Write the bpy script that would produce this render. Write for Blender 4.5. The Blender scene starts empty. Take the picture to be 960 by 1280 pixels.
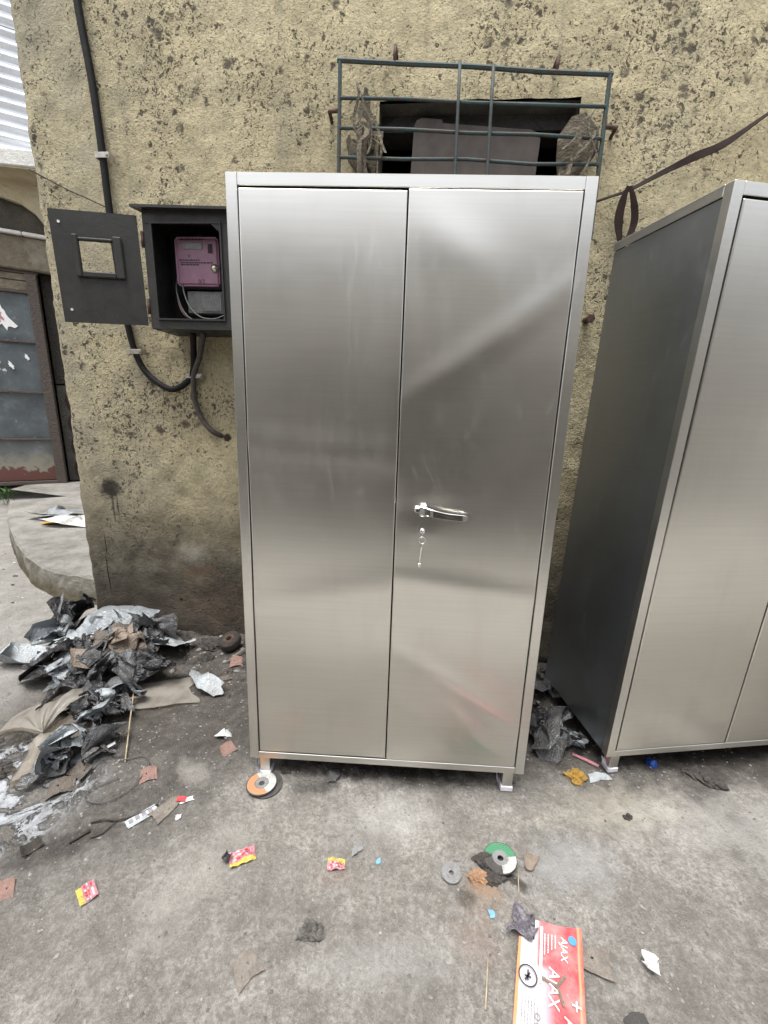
import bpy, math, random
import numpy as np
from mathutils import Vector, Matrix

# ------------------------------------------------------------------ camera, sky, sun, exposure
SC = bpy.context.scene
COL = SC.collection
cam_d = bpy.data.cameras.new("camera")
cam = bpy.data.objects.new("camera", cam_d)
COL.objects.link(cam)
cam_d.sensor_fit = 'VERTICAL'
cam_d.sensor_height = 36.0
cam_d.lens = 14.696
cam_d.clip_start = 0.02
cam_d.clip_end = 500
cam.matrix_world = Matrix(((0.99935, -0.03603, 0.0, 0.0),
                           (0.00876, 0.24304, -0.96998, 0.0),
                           (0.03495, 0.96935, 0.24320, 1.3239),
                           (0, 0, 0, 1)))
SC.camera = cam

world = bpy.data.worlds.new("World")
SC.world = world
world.use_nodes = True
wn = world.node_tree
sky = wn.nodes.new('ShaderNodeTexSky')
sky.sky_type = 'NISHITA'
sky.sun_disc = False
sky.sun_elevation = math.radians(76)
sky.sun_rotation = math.radians(210)
sky.dust_density = 4.0
sky.air_density = 1.0
sky.ozone_density = 1.0
hs = wn.nodes.new('ShaderNodeHueSaturation')
hs.inputs['Saturation'].default_value = 0.22
wn.links.new(sky.outputs['Color'], hs.inputs['Color'])
bg = wn.nodes['Background']
wn.links.new(hs.outputs['Color'], bg.inputs['Color'])
bg.inputs['Strength'].default_value = 0.15

sun_d = bpy.data.lights.new("sun", 'SUN')
sun_d.energy = 1.5
sun_d.angle = math.radians(30)
sun_d.color = (1.0, 0.97, 0.92)
sun = bpy.data.objects.new("sun", sun_d)
COL.objects.link(sun)
sd = Vector((0.121, 0.210, -0.970))
sun.rotation_euler = sd.to_track_quat('-Z', 'Y').to_euler()

SC.view_settings.view_transform = 'Standard'
SC.view_settings.look = 'None'
SC.view_settings.gamma = 1.0
SC.view_settings.exposure = 1.2

# ------------------------------------------------------------------ noise
_rs = np.random.RandomState(7)
_PERM = _rs.rand(256, 256)


def vnoise(x, y, seed=0):
    x = np.asarray(x, float) + seed * 17.31
    y = np.asarray(y, float) + seed * 9.77
    xi = np.floor(x).astype(int); yi = np.floor(y).astype(int)
    fx = x - xi; fy = y - yi
    fx = fx * fx * (3 - 2 * fx); fy = fy * fy * (3 - 2 * fy)
    a = _PERM[xi % 256, yi % 256]; b = _PERM[(xi + 1) % 256, yi % 256]
    c = _PERM[xi % 256, (yi + 1) % 256]; d = _PERM[(xi + 1) % 256, (yi + 1) % 256]
    return (a * (1 - fx) + b * fx) * (1 - fy) + (c * (1 - fx) + d * fx) * fy - 0.5


def fbm(x, y, seed=0, octs=4):
    s = 0.0; amp = 1.0; f = 1.0
    for k in range(octs):
        s = s + amp * vnoise(np.asarray(x) * f, np.asarray(y) * f, seed + k)
        amp *= 0.5; f *= 2.03
    return s


def sstep(a, b, x):
    t = np.clip((x - a) / (b - a), 0, 1)
    return t * t * (3 - 2 * t)


WO = Vector((-1.684, 2.241, 0.0)); WYAW = -0.08


def wdist(x, y):
    """distance out from the plastered wall's face, and the run along it"""
    c, s = math.cos(WYAW), math.sin(WYAW)
    dx = np.asarray(x) - WO.x; dy = np.asarray(y) - WO.y
    return -(-s * dx + c * dy), c * dx + s * dy


def ground_h(x, y):
    x = np.asarray(x, float); y = np.asarray(y, float)
    h = 0.022 * fbm(x * 1.6, y * 1.6, 3, 3) + 0.010 * fbm(x * 7, y * 7, 5, 3) + 0.005 * fbm(x * 28, y * 28, 8, 3)
    d, s = wdist(x, y)
    lump = sstep(0.42, 0.0, d) * sstep(0.15, 0.5, s)
    h = h + lump * (0.018 + 0.035 * (fbm(x * 9, y * 9, 11, 4)))
    h = h + 0.10 * np.exp(-((x + 1.36) / 0.27) ** 2 - ((y - 1.90) / 0.2) ** 2)
    h = h + 0.035 * np.exp(-((x + 1.16) / 0.16) ** 2 - ((y - 1.42) / 0.22) ** 2)
    wetw = np.exp(-(((x + 1.33) / 0.34) ** 2 + ((y - 1.13) / 0.27) ** 2) ** 2)
    h = h * (1 - 0.93 * wetw) - 0.010 * wetw
    for fx, fy in ((-0.403, 1.252), (0.482, 1.219), (0.893, 1.318), (0.836, 1.71), (-0.38, 1.7), (0.5, 1.7)):
        w = np.exp(-((x - fx) ** 2 + (y - fy) ** 2) / 0.09 ** 2)
        h = h * (1 - w)
    return h


def gz(x, y):
    return float(ground_h(x, y))


# ------------------------------------------------------------------ object helpers
def tag(o, label=None, cat=None, group=None, kind=None):
    if label: o['label'] = label
    if cat: o['category'] = cat
    if group: o['group'] = group
    if kind: o['kind'] = kind
    return o


def empty(name, loc=(0, 0, 0), rz=0.0, rot=None, parent=None):
    o = bpy.data.objects.new(name, None)
    COL.objects.link(o)
    o.location = loc
    o.rotation_euler = rot if rot else (0, 0, rz)
    o.empty_display_size = 0.05
    if parent: o.parent = parent
    return o


def mobj(name, verts, faces, mat, parent=None, smooth=False, loc=None, rot=None, fm=None, uvs=None):
    me = bpy.data.meshes.new(name)
    me.from_pydata([tuple(v) for v in verts], [], [tuple(f) for f in faces])
    mats = mat if isinstance(mat, (list, tuple)) else [mat]
    for m in mats: me.materials.append(m)
    if fm is not None:
        me.polygons.foreach_set('material_index', np.asarray(fm, dtype=np.int32))
    if smooth:
        me.polygons.foreach_set('use_smooth', [True] * len(me.polygons))
    if uvs is not None:
        uv = me.uv_layers.new(name='UVMap')
        li = np.zeros(len(me.loops), dtype=np.int32)
        me.loops.foreach_get('vertex_index', li)
        uv.data.foreach_set('uv', np.asarray(uvs, dtype=np.float32)[li].ravel())
    me.update()
    o = bpy.data.objects.new(name, me)
    COL.objects.link(o)
    if parent: o.parent = parent
    if loc is not None: o.location = loc
    if rot is not None: o.rotation_euler = rot
    return o


class MB:
    def __init__(self):
        self.v = []; self.f = []; self.m = []

    def add(self, vs, fs, m=0):
        b = len(self.v)
        self.v += [tuple(v) for v in vs]
        self.f += [tuple(i + b for i in f) for f in fs]
        self.m += [m] * len(fs)
        return self

    def box(self, x0, x1, y0, y1, z0, z1, bev=0.0, m=0):
        if bev <= 0:
            vs = [(x, y, z) for x in (x0, x1) for y in (y0, y1) for z in (z0, z1)]
            fs = [(0, 1, 3, 2), (4, 6, 7, 5), (0, 4, 5, 1), (2, 3, 7, 6), (0, 2, 6, 4), (1, 5, 7, 3)]
            return self.add(vs, fs, m)
        b = bev
        vs = []; idx = {}
        for i, x in enumerate((x0, x1)):
            for j, y in enumerate((y0, y1)):
                for k, z in enumerate((z0, z1)):
                    sx = b if i == 0 else -b; sy = b if j == 0 else -b; sz = b if k == 0 else -b
                    idx[i, j, k, 0] = len(vs); vs.append((x, y + sy, z + sz))
                    idx[i, j, k, 1] = len(vs); vs.append((x + sx, y, z + sz))
                    idx[i, j, k, 2] = len(vs); vs.append((x + sx, y + sy, z))
        fs = []
        q = [(0, 0), (1, 0), (1, 1), (0, 1)]
        for i in (0, 1): fs.append([idx[i, a, c, 0] for a, c in (q if i else q[::-1])])
        for j in (0, 1): fs.append([idx[a, j, c, 1] for a, c in (q[::-1] if j else q)])
        for k in (0, 1): fs.append([idx[a, c, k, 2] for a, c in (q if k else q[::-1])])
        for a in (0, 1):
            for c in (0, 1):
                fs.append([idx[a, c, 0, 0], idx[a, c, 1, 0], idx[a, c, 1, 1], idx[a, c, 0, 1]])
                fs.append([idx[a, 0, c, 0], idx[a, 1, c, 0], idx[a, 1, c, 2], idx[a, 0, c, 2]])
                fs.append([idx[0, a, c, 1], idx[1, a, c, 1], idx[1, a, c, 2], idx[0, a, c, 2]])
        for i in (0, 1):
            for j in (0, 1):
                for k in (0, 1):
                    fs.append([idx[i, j, k, 0], idx[i, j, k, 1], idx[i, j, k, 2]])
        return self.add(vs, fs, m)

    def tube(self, pts, r, n=8, m=0, cap=True, flat=1.0):
        pts = [Vector(p) for p in pts]
        rings = []
        up = Vector((0, 0, 1))
        prev = None
        for i, p in enumerate(pts):
            t = (pts[min(i + 1, len(pts) - 1)] - pts[max(i - 1, 0)]).normalized()
            if prev is None:
                a = up if abs(t.dot(up)) < 0.9 else Vector((1, 0, 0))
                u = t.cross(a).normalized()
            else:
                u = (prev - t * prev.dot(t)).normalized()
            prev = u
            w = t.cross(u).normalized()
            rr = r[i] if isinstance(r, (list, tuple)) else r
            rings.append([p + (u * math.cos(2 * math.pi * k / n) + w * flat * math.sin(2 * math.pi * k / n)) * rr for k in range(n)])
        vs = [v for ring in rings for v in ring]
        fs = []
        for i in range(len(rings) - 1):
            for k in range(n):
                fs.append((i * n + k, i * n + (k + 1) % n, (i + 1) * n + (k + 1) % n, (i + 1) * n + k))
        if cap:
            fs.append(tuple(range(n))[::-1]); fs.append(tuple((len(rings) - 1) * n + k for k in range(n)))
        return self.add(vs, fs, m)

    def build(self, name, mat, parent=None, smooth=False, loc=None, rot=None):
        o = mobj(name, self.v, self.f, mat, parent, smooth, loc, rot, fm=self.m)
        return o


def box(name, x0, x1, y0, y1, z0, z1, mat, parent=None, bev=0.0):
    return MB().box(x0, x1, y0, y1, z0, z1, bev).build(name, mat, parent)


def curve_pts(ctrl, n=8):
    """Catmull-Rom through control points"""
    c = [Vector(p) for p in ctrl]
    c = [c[0] * 2 - c[1]] + c + [c[-1] * 2 - c[-2]]
    out = []
    for i in range(1, len(c) - 2):
        for k in range(n):
            t = k / n
            out.append(0.5 * ((2 * c[i]) + (c[i + 1] - c[i - 1]) * t + (2 * c[i - 1] - 5 * c[i] + 4 * c[i + 1] - c[i + 2]) * t * t
                              + (-c[i - 1] + 3 * c[i] - 3 * c[i + 1] + c[i + 2]) * t ** 3))
    out.append(c[-2])
    return out


def lathe(prof, n=28):
    vs = []; fs = []
    for r, z in prof:
        for k in range(n):
            a = 2 * math.pi * k / n
            vs.append((r * math.cos(a), r * math.sin(a), z))
    for i in range(len(prof) - 1):
        for k in range(n):
            fs.append((i * n + k, i * n + (k + 1) % n, (i + 1) * n + (k + 1) % n, (i + 1) * n + k))
    return vs, fs


def text_obj(name, s, size, mat, parent, mw, extrude=0.0):
    cu = bpy.data.curves.new(name, 'FONT')
    cu.body = s; cu.size = size; cu.extrude = extrude
    cu.align_x = 'LEFT'
    cu.resolution_u = 3
    tmp = bpy.data.objects.new(name + '_tmp', cu)
    COL.objects.link(tmp)
    me = bpy.data.meshes.new_from_object(tmp)
    bpy.data.objects.remove(tmp)
    me.materials.clear(); me.materials.append(mat)
    o = bpy.data.objects.new(name, me)
    COL.objects.link(o)
    if parent: o.parent = parent
    o.matrix_local = mw
    return o


# ------------------------------------------------------------------ materials
class NT:
    def __init__(self, name):
        self.m = bpy.data.materials.new(name)
        self.m.use_nodes = True
        self.t = self.m.node_tree
        self.b = self.t.nodes['Principled BSDF']
        self.tc = self.t.nodes.new('ShaderNodeTexCoord')

    def n(self, typ, **kw):
        nd = self.t.nodes.new(typ)
        for k, v in kw.items():
            setattr(nd, k, v)
        return nd

    def l(self, a, b): self.t.links.new(a, b)

    def val(self, sock, v):
        if hasattr(v, 'links') or hasattr(v, 'is_output'): self.l(v, sock)
        else: sock.default_value = v

    def coord(self, scale=(1, 1, 1), loc=(0, 0, 0), rot=(0, 0, 0), src='Object'):
        mp = self.n('ShaderNodeMapping')
        self.l(self.tc.outputs[src], mp.inputs['Vector'])
        mp.inputs['Scale'].default_value = scale
        mp.inputs['Location'].default_value = loc
        mp.inputs['Rotation'].default_value = rot
        return mp.outputs[0]

    def noise(self, scale, detail=4, rough=0.55, vec=None, dist=0.0):
        nd = self.n('ShaderNodeTexNoise')
        nd.inputs['Scale'].default_value = scale
        nd.inputs['Detail'].default_value = detail
        nd.inputs['Roughness'].default_value = rough
        nd.inputs['Distortion'].default_value = dist
        self.l(vec if vec is not None else self.tc.outputs['Object'], nd.inputs['Vector'])
        return nd.outputs[0]

    def voro(self, scale, vec=None, feature='F1'):
        nd = self.n('ShaderNodeTexVoronoi')
        nd.feature = feature
        nd.inputs['Scale'].default_value = scale
        self.l(vec if vec is not None else self.tc.outputs['Object'], nd.inputs['Vector'])
        return nd

    def ramp(self, fac, stops, interp='LINEAR'):
        nd = self.n('ShaderNodeValToRGB')
        cr = nd.color_ramp
        cr.interpolation = interp
        while len(cr.elements) < len(stops): cr.elements.new(0.5)
        for e, (p, c) in zip(cr.elements, stops):
            e.position = p
            e.color = (c, c, c, 1) if not isinstance(c, (tuple, list)) else (*c[:3], 1)
        self.l(fac, nd.inputs['Fac'])
        return nd.outputs['Color']

    def math(self, op, a, b=None, clamp=False):
        nd = self.n('ShaderNodeMath', operation=op, use_clamp=clamp)
        self.val(nd.inputs[0], a)
        if b is not None: self.val(nd.inputs[1], b)
        return nd.outputs[0]

    def mapr(self, v, a, b, c=0.0, d=1.0):
        nd = self.n('ShaderNodeMapRange')
        nd.interpolation_type = 'SMOOTHSTEP'
        self.l(v, nd.inputs['Value'])
        for k, x in zip(('From Min', 'From Max', 'To Min', 'To Max'), (a, b, c, d)):
            self.val(nd.inputs[k], x)
        return nd.outputs['Result']

    def mix(self, fac, a, b, mode='MIX'):
        nd = self.n('ShaderNodeMix', data_type='RGBA', blend_type=mode)
        self.val(nd.inputs['Factor'], fac)
        for s, v in ((nd.inputs[6], a), (nd.inputs[7], b)):
            if isinstance(v, (tuple, list)): s.default_value = (*v[:3], 1)
            else: self.l(v, s)
        return nd.outputs[2]

    def bump(self, height, strength=0.5, dist=0.01, normal=None):
        nd = self.n('ShaderNodeBump')
        nd.inputs['Strength'].default_value = strength
        nd.inputs['Distance'].default_value = dist
        self.l(height, nd.inputs['Height'])
        if normal is not None: self.l(normal, nd.inputs['Normal'])
        return nd.outputs['Normal']

    def spot(self, cx, cy, rx, ry, ang=0.0, wob=0.6, axes='XY', soft=0.5, src='Object', nscale=6.0):
        """soft mask (1 inside) round a place in object space, its rim broken by noise"""
        sx = self.n('ShaderNodeSeparateXYZ')
        self.l(self.tc.outputs[src], sx.inputs[0])
        u = self.math('SUBTRACT', sx.outputs[axes[0]], cx)
        v = self.math('SUBTRACT', sx.outputs[axes[1]], cy)
        c, s = math.cos(ang), math.sin(ang)
        uu = self.math('ADD', self.math('MULTIPLY', u, c / rx), self.math('MULTIPLY', v, s / rx))
        vv = self.math('ADD', self.math('MULTIPLY', u, -s / ry), self.math('MULTIPLY', v, c / ry))
        r = self.math('SQRT', self.math('ADD', self.math('POWER', self.math('ABSOLUTE', uu), 2.0), self.math('POWER', self.math('ABSOLUTE', vv), 2.0)))
        nz = self.noise(nscale, 6, 0.65)
        r = self.math('ADD', r, self.math('MULTIPLY', self.math('SUBTRACT', nz, 0.5), wob * 2.5))
        return self.mapr(r, 1.0 - soft, 1.0 + soft * 0.4, 1.0, 0.0)

    def out(self, color=None, rough=None, metal=None, normal=None, spec=None):
        b = self.b
        for nm, v in (('Base Color', color), ('Roughness', rough), ('Metallic', metal), ('Normal', normal), ('Specular IOR Level', spec)):
            if v is None: continue
            if isinstance(v, (tuple, list)): b.inputs[nm].default_value = (*v[:3], 1)
            elif isinstance(v, (int, float)): b.inputs[nm].default_value = v
            else: self.l(v, b.inputs[nm])
        return self.m


def simple(name, col, rough=0.6, metal=0.0, var=0.25, scale=30.0, bump=0.15, bdist=0.002):
    t = NT(name)
    nz = t.noise(scale, 5, 0.6)
    d = tuple(c * (1 - var) for c in col); u = tuple(min(1, c * (1 + var)) for c in col)
    c = t.ramp(nz, [(0.3, d), (0.7, u)])
    r = t.mapr(t.noise(scale * 0.7, 3), 0.3, 0.7, max(0.05, rough - 0.08), min(1, rough + 0.08))
    return t.out(c, r, metal, t.bump(t.noise(scale * 3, 4), bump, bdist))


def m_plaster():
    t = NT('ochre_plaster')
    sx = t.n('ShaderNodeSeparateXYZ'); t.l(t.tc.outputs['Object'], sx.inputs[0])
    big = t.noise(1.3, 4, 0.6)
    mid = t.noise(6.0, 5, 0.65)
    fine = t.noise(55.0, 6, 0.7)
    base = t.ramp(big, [(0.3, (0.365, 0.316, 0.200)), (0.5, (0.460, 0.400, 0.255)), (0.75, (0.525, 0.466, 0.316))])
    base = t.mix(t.mapr(mid, 0.40, 0.70, 0.0, 0.45), base, (0.27, 0.243, 0.17))
    base = t.mix(t.mapr(fine, 0.42, 0.72, 0, 0.55), base, (0.17, 0.15, 0.105))
    # greyer weathering along the left corner and up high
    left = t.math('MULTIPLY', t.mapr(sx.outputs['X'], 0.0, 0.8, 1.0, 0.0), t.mapr(t.noise(3.0, 5), 0.35, 0.65, 0.35, 1.0))
    base = t.mix(t.math('MULTIPLY', left, 0.7), base, (0.22, 0.208, 0.165))
    # splashed mortar: soft blots, spots and specks
    dv = t.n('ShaderNodeVectorMath', operation='ADD')
    nzc = t.n('ShaderNodeTexNoise'); nzc.inputs['Scale'].default_value = 40.0; nzc.inputs['Detail'].default_value = 4
    t.l(t.tc.outputs['Object'], nzc.inputs['Vector'])
    sc = t.n('ShaderNodeVectorMath', operation='SCALE'); sc.inputs['Scale'].default_value = 0.062
    t.l(nzc.outputs['Color'], sc.inputs[0])
    t.l(t.tc.outputs['Object'], dv.inputs[0]); t.l(sc.outputs[0], dv.inputs[1])
    dens = t.mapr(t.noise(2.0, 5, 0.65), 0.38, 0.64, 0.0, 1.0)
    spots = None
    for s, a, b, w in ((6.5, 0.02, 0.24, 0.8), (13.0, 0.02, 0.36, 0.85), (27.0, 0.02, 0.44, 0.9), (50.0, 0.04, 0.50, 0.9), (85.0, 0.04, 0.52, 0.8), (140.0, 0.04, 0.55, 0.7)):
        v = t.voro(s, dv.outputs[0])
        sp = t.n('ShaderNodeSeparateColor'); t.l(v.outputs['Color'], sp.inputs[0])
        pick = t.math('POWER', sp.outputs[0], 3.0)
        rad = t.math('MULTIPLY', pick, t.math('ADD', t.math('MULTIPLY', dens, b * 0.9), b * 0.46))
        k = t.math('SUBTRACT', rad, v.outputs['Distance'])
        k = t.math('MULTIPLY', t.mapr(k, -0.07, 0.20, 0.0, 1.0), w)
        spots = k if spots is None else t.math('MAXIMUM', spots, k)
    spotc = t.ramp(t.noise(14, 3), [(0.35, (0.020, 0.017, 0.015)), (0.65, (0.065, 0.052, 0.041))])
    col = t.mix(spots, base, spotc)
    # sooty grime in soft clouds
    col = t.mix(t.mapr(t.noise(3.4, 7, 0.75, dist=0.6), 0.54, 0.76, 0.0, 0.6), col, (0.15, 0.130, 0.095))
    stk = t.noise(1.0, 5, 0.6, t.coord((7, 7, 0.7)))
    col = t.mix(t.math('MULTIPLY', t.mapr(stk, 0.52, 0.72, 0.0, 0.5), t.mapr(sx.outputs['Z'], 1.2, 3.0, 0.25, 1.0)), col, (0.17, 0.155, 0.12))
    # damp, dirty foot of the wall, with shade painted in: rim broken by noise
    z = t.math('ADD', sx.outputs['Z'], t.math('MULTIPLY', t.math('SUBTRACT', t.noise(3.2, 6, 0.65), 0.5), 0.75))
    foot = t.mapr(z, 0.36, 1.12, 1.0, 0.0)
    footc = t.ramp(t.noise(7, 6, 0.7), [(0.3, (0.045, 0.040, 0.032)), (0.5, (0.088, 0.078, 0.061)), (0.72, (0.16, 0.145, 0.115))])
    col = t.mix(t.math('MULTIPLY', foot, 0.93), col, footc)
    low = t.mapr(z, 0.10, 0.50, 1.0, 0.0)
    col = t.mix(t.math('MULTIPLY', low, 0.8), col, t.ramp(t.noise(11, 6, 0.7), [(0.3, (0.024, 0.020, 0.017)), (0.7, (0.070, 0.057, 0.045))]))
    # white salts, red brick dust, black tar blot with two runs
    col = t.mix(t.math('MULTIPLY', t.spot(0.63, 0.50, 0.10, 0.06, 0.0, 0.8, 'XZ', 0.9, nscale=16), 0.5), col, (0.33, 0.31, 0.27))
    col = t.mix(t.math('MULTIPLY', t.spot(0.66, 0.39, 0.11, 0.05, 0.2, 0.9, 'XZ', 0.9, nscale=17), 0.55), col, (0.13, 0.078, 0.052))
    col = t.mix(t.math('MULTIPLY', t.spot(0.78, 0.20, 0.30, 0.13, 0.0, 0.5, 'XZ', 0.9, nscale=12), 0.4), col, (0.085, 0.058, 0.043))
    blot = t.spot(0.190, 0.845, 0.062, 0.062, 0.0, 0.75, 'XZ', 0.5, nscale=26)
    run1 = t.spot(0.198, 0.74, 0.008, 0.10, 0.0, 0.1, 'XZ', 0.7)
    run2 = t.spot(0.225, 0.75, 0.006, 0.085, 0.0, 0.1, 'XZ', 0.7)
    for hx, hz, rx, rz_ in ((0.542, 0.214, 0.013, 0.011), (0.868, 1.143, 0.024, 0.022), (0.285, 1.251, 0.006, 0.006), (0.112, 0.34, 0.004, 0.13), (0.122, 0.52, 0.003, 0.08)):
        col = t.mix(t.math('MULTIPLY', t.spot(hx, hz, rx, rz_, 0.0, 0.35, 'XZ', 0.35, nscale=30), 0.92), col, (0.010, 0.009, 0.008))
    halo = t.spot(0.185, 0.86, 0.11, 0.13, 0.0, 0.5, 'XZ', 0.9, nscale=16)
    col = t.mix(t.math('MULTIPLY', halo, 0.35), col, (0.07, 0.06, 0.045))
    for k, w in ((blot, 0.93), (run1, 0.75), (run2, 0.7)):
        col = t.mix(t.math('MULTIPLY', k, w), col, (0.022, 0.019, 0.016))
    hgt = t.math('ADD', t.math('MULTIPLY', t.noise(150, 4, 0.6), 0.5), t.math('MULTIPLY', t.noise(64, 4, 0.6), 0.75))
    hgt = t.math('SUBTRACT', hgt, t.math('MULTIPLY', spots, 0.45))
    return t.out(col, 0.93, 0.0, t.bump(hgt, 1.0, 0.0075), 0.2)


def m_ground():
    t = NT('dirty_concrete_ground')
    big = t.noise(1.1, 5, 0.6)
    mid = t.noise(5.5, 6, 0.68)
    fine = t.noise(42, 6, 0.7)
    vf = t.noise(210, 3, 0.6)
    base = t.ramp(mid, [(0.30, (0.155, 0.145, 0.130)), (0.48, (0.282, 0.268, 0.246)), (0.68, (0.42, 0.404, 0.375))])
    base = t.mix(t.mapr(fine, 0.36, 0.58, 0.60, 0.0), base, (0.15, 0.138, 0.124))
    g1 = t.noise(95, 5, 0.7)
    base = t.mix(t.mapr(g1, 0.42, 0.60, 0.5, 0.0), base, (0.14, 0.131, 0.118))
    vo = t.voro(170)
    base = t.mix(t.mapr(vo.outputs['Distance'], 0.10, 0.32, 0.35, 0.0), base, (0.40, 0.388, 0.365))
    base = t.mix(t.mapr(vf, 0.60, 0.74, 0, 0.45), base, (0.46, 0.45, 0.43))
    base = t.mix(t.mapr(t.noise(2.3, 6, 0.7), 0.5, 0.72, 0.0, 0.6), base, (0.135, 0.125, 0.112))
    sx = t.n('ShaderNodeSeparateXYZ'); t.l(t.tc.outputs['Object'], sx.inputs[0])
    # packed black soil by the wall and under the heap
    wob = t.math('MULTIPLY', t.math('SUBTRACT', t.noise(4.5, 6, 0.65), 0.5), 0.85)
    yy = t.math('ADD', t.math('ADD', sx.outputs['Y'], t.math('MULTIPLY', sx.outputs['X'], 0.08)), wob)
    right = t.mapr(sx.outputs['X'], -1.85, -1.35, 0.0, 1.0)
    lft = t.mapr(sx.outputs['X'], -0.75, -0.35, 0.22, 0.0)
    soil = t.math('MULTIPLY', t.mapr(t.math('ADD', yy, lft), 1.15, 1.55, 0.0, 1.0), right)
    soilc = t.ramp(t.noise(26, 6, 0.7), [(0.3, (0.040, 0.035, 0.030)), (0.55, (0.085, 0.077, 0.068)), (0.75, (0.145, 0.134, 0.12))])
    col = t.mix(t.math('MULTIPLY', soil, 0.88), base, soilc)
    ds = t.spot(-0.86, 1.10, 0.42, 0.24, 0.5, 0.4, soft=0.9, nscale=5)
    col = t.mix(t.math('MULTIPLY', ds, 0.7), col, t.mix(t.mapr(fine, 0.3, 0.7), (0.05, 0.046, 0.042), (0.115, 0.107, 0.097)))
    # pale far lane beyond the corner
    lane = t.mapr(t.math('ADD', sx.outputs['X'], t.math('MULTIPLY', wob, 0.5)), -1.75, -1.45, 1.0, 0.0)
    col = t.mix(t.math('MULTIPLY', lane, 0.6), col, t.ramp(t.noise(9, 6, 0.65), [(0.3, (0.21, 0.20, 0.187)), (0.7, (0.38, 0.37, 0.35))]))
    behind = t.mapr(t.math('ADD', sx.outputs['Y'], t.math('MULTIPLY', wob, 0.4)), 0.1, 0.5, 1.0, 0.0)  # unseen ground by the camera, paled to brighten the door reflections
    col = t.mix(t.math('MULTIPLY', behind, 0.8), col, t.ramp(t.noise(3, 6, 0.65), [(0.3, (0.36, 0.345, 0.32)), (0.7, (0.52, 0.50, 0.47))]))
    # powdery white and rusty patches
    for cx, cy, rx, ry, a, w, c in ((0.06, 1.10, 0.20, 0.10, 0.2, 0.55, (0.50, 0.49, 0.47)),
                                    (0.62, 0.99, 0.16, 0.09, 0.3, 0.55, (0.50, 0.51, 0.52)),
                                    (0.85, 1.16, 0.28, 0.09, 0.1, 0.5, (0.50, 0.46, 0.36)),
                                    (1.2, 1.12, 0.42, 0.14, 0.0, 0.45, (0.52, 0.51, 0.49)),
                                    (-0.50, 0.90, 0.10, 0.22, -0.6, 0.45, (0.47, 0.455, 0.42)),
                                    (-0.66, 1.24, 0.09, 0.05, -0.6, 0.5, (0.45, 0.43, 0.39)),
                                    (0.05, 0.73, 0.25, 0.06, 0.1, 0.35, (0.48, 0.475, 0.46)),
                                    (0.325, 0.91, 0.055, 0.035, 0.0, 0.6, (0.40, 0.23, 0.13)),
                                    (0.31, 0.86, 0.10, 0.055, 0.3, 0.35, (0.33, 0.23, 0.15)),
                                    (0.28, 0.77, 0.07, 0.055, 0.0, 0.4, (0.27, 0.17, 0.13)),
                                    (-0.10, 0.92, 0.06, 0.03, 0.0, 0.3, (0.30, 0.17, 0.12))):
        col = t.mix(t.math('MULTIPLY', t.spot(cx, cy, rx, ry, a, 1.0, soft=0.9, nscale=15), w * 0.7), col, c)
    # black spills; broad spots under the cabinets paint their contact shade into the colour
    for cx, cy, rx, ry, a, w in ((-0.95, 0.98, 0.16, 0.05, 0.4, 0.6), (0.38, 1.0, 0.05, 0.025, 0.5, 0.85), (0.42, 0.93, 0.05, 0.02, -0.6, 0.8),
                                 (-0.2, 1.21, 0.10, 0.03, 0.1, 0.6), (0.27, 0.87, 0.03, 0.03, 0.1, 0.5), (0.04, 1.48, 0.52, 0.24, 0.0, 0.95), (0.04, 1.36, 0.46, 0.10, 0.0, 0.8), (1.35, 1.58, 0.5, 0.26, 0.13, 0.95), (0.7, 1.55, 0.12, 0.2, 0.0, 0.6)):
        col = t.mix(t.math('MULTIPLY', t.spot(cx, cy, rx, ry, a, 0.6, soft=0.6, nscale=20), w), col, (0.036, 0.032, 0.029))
    # wet patch at the left, its pale sky sheen painted into the colour
    wet = t.spot(-1.33, 1.13, 0.38, 0.30, 0.3, 0.28, soft=0.35, nscale=7)
    wet = t.math('MULTIPLY', wet, t.mapr(t.noise(11, 6, 0.7, dist=1.5), 0.40, 0.52, 0.0, 1.0))
    sheen_col = t.ramp(t.noise(19, 5, 0.7), [(0.35, (0.13, 0.132, 0.138)), (0.62, (0.37, 0.395, 0.425))])
    col = t.mix(t.math('MULTIPLY', wet, 0.85), col, sheen_col)
    rough = t.mapr(wet, 0.0, 1.0, 0.92, 0.12)
    hgt = t.math('ADD', t.math('MULTIPLY', fine, 0.7), t.math('MULTIPLY', g1, 0.8))
    hgt = t.math('ADD', hgt, t.math('MULTIPLY', t.noise(17, 5, 0.6), 0.8))
    dryb = t.math('MULTIPLY', hgt, t.mapr(wet, 0.0, 1.0, 1.0, 0.05))
    return t.out(col, rough, 0.0, t.bump(dryb, 1.0, 0.015), t.mapr(wet, 0, 1, 0.15, 0.6))


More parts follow.
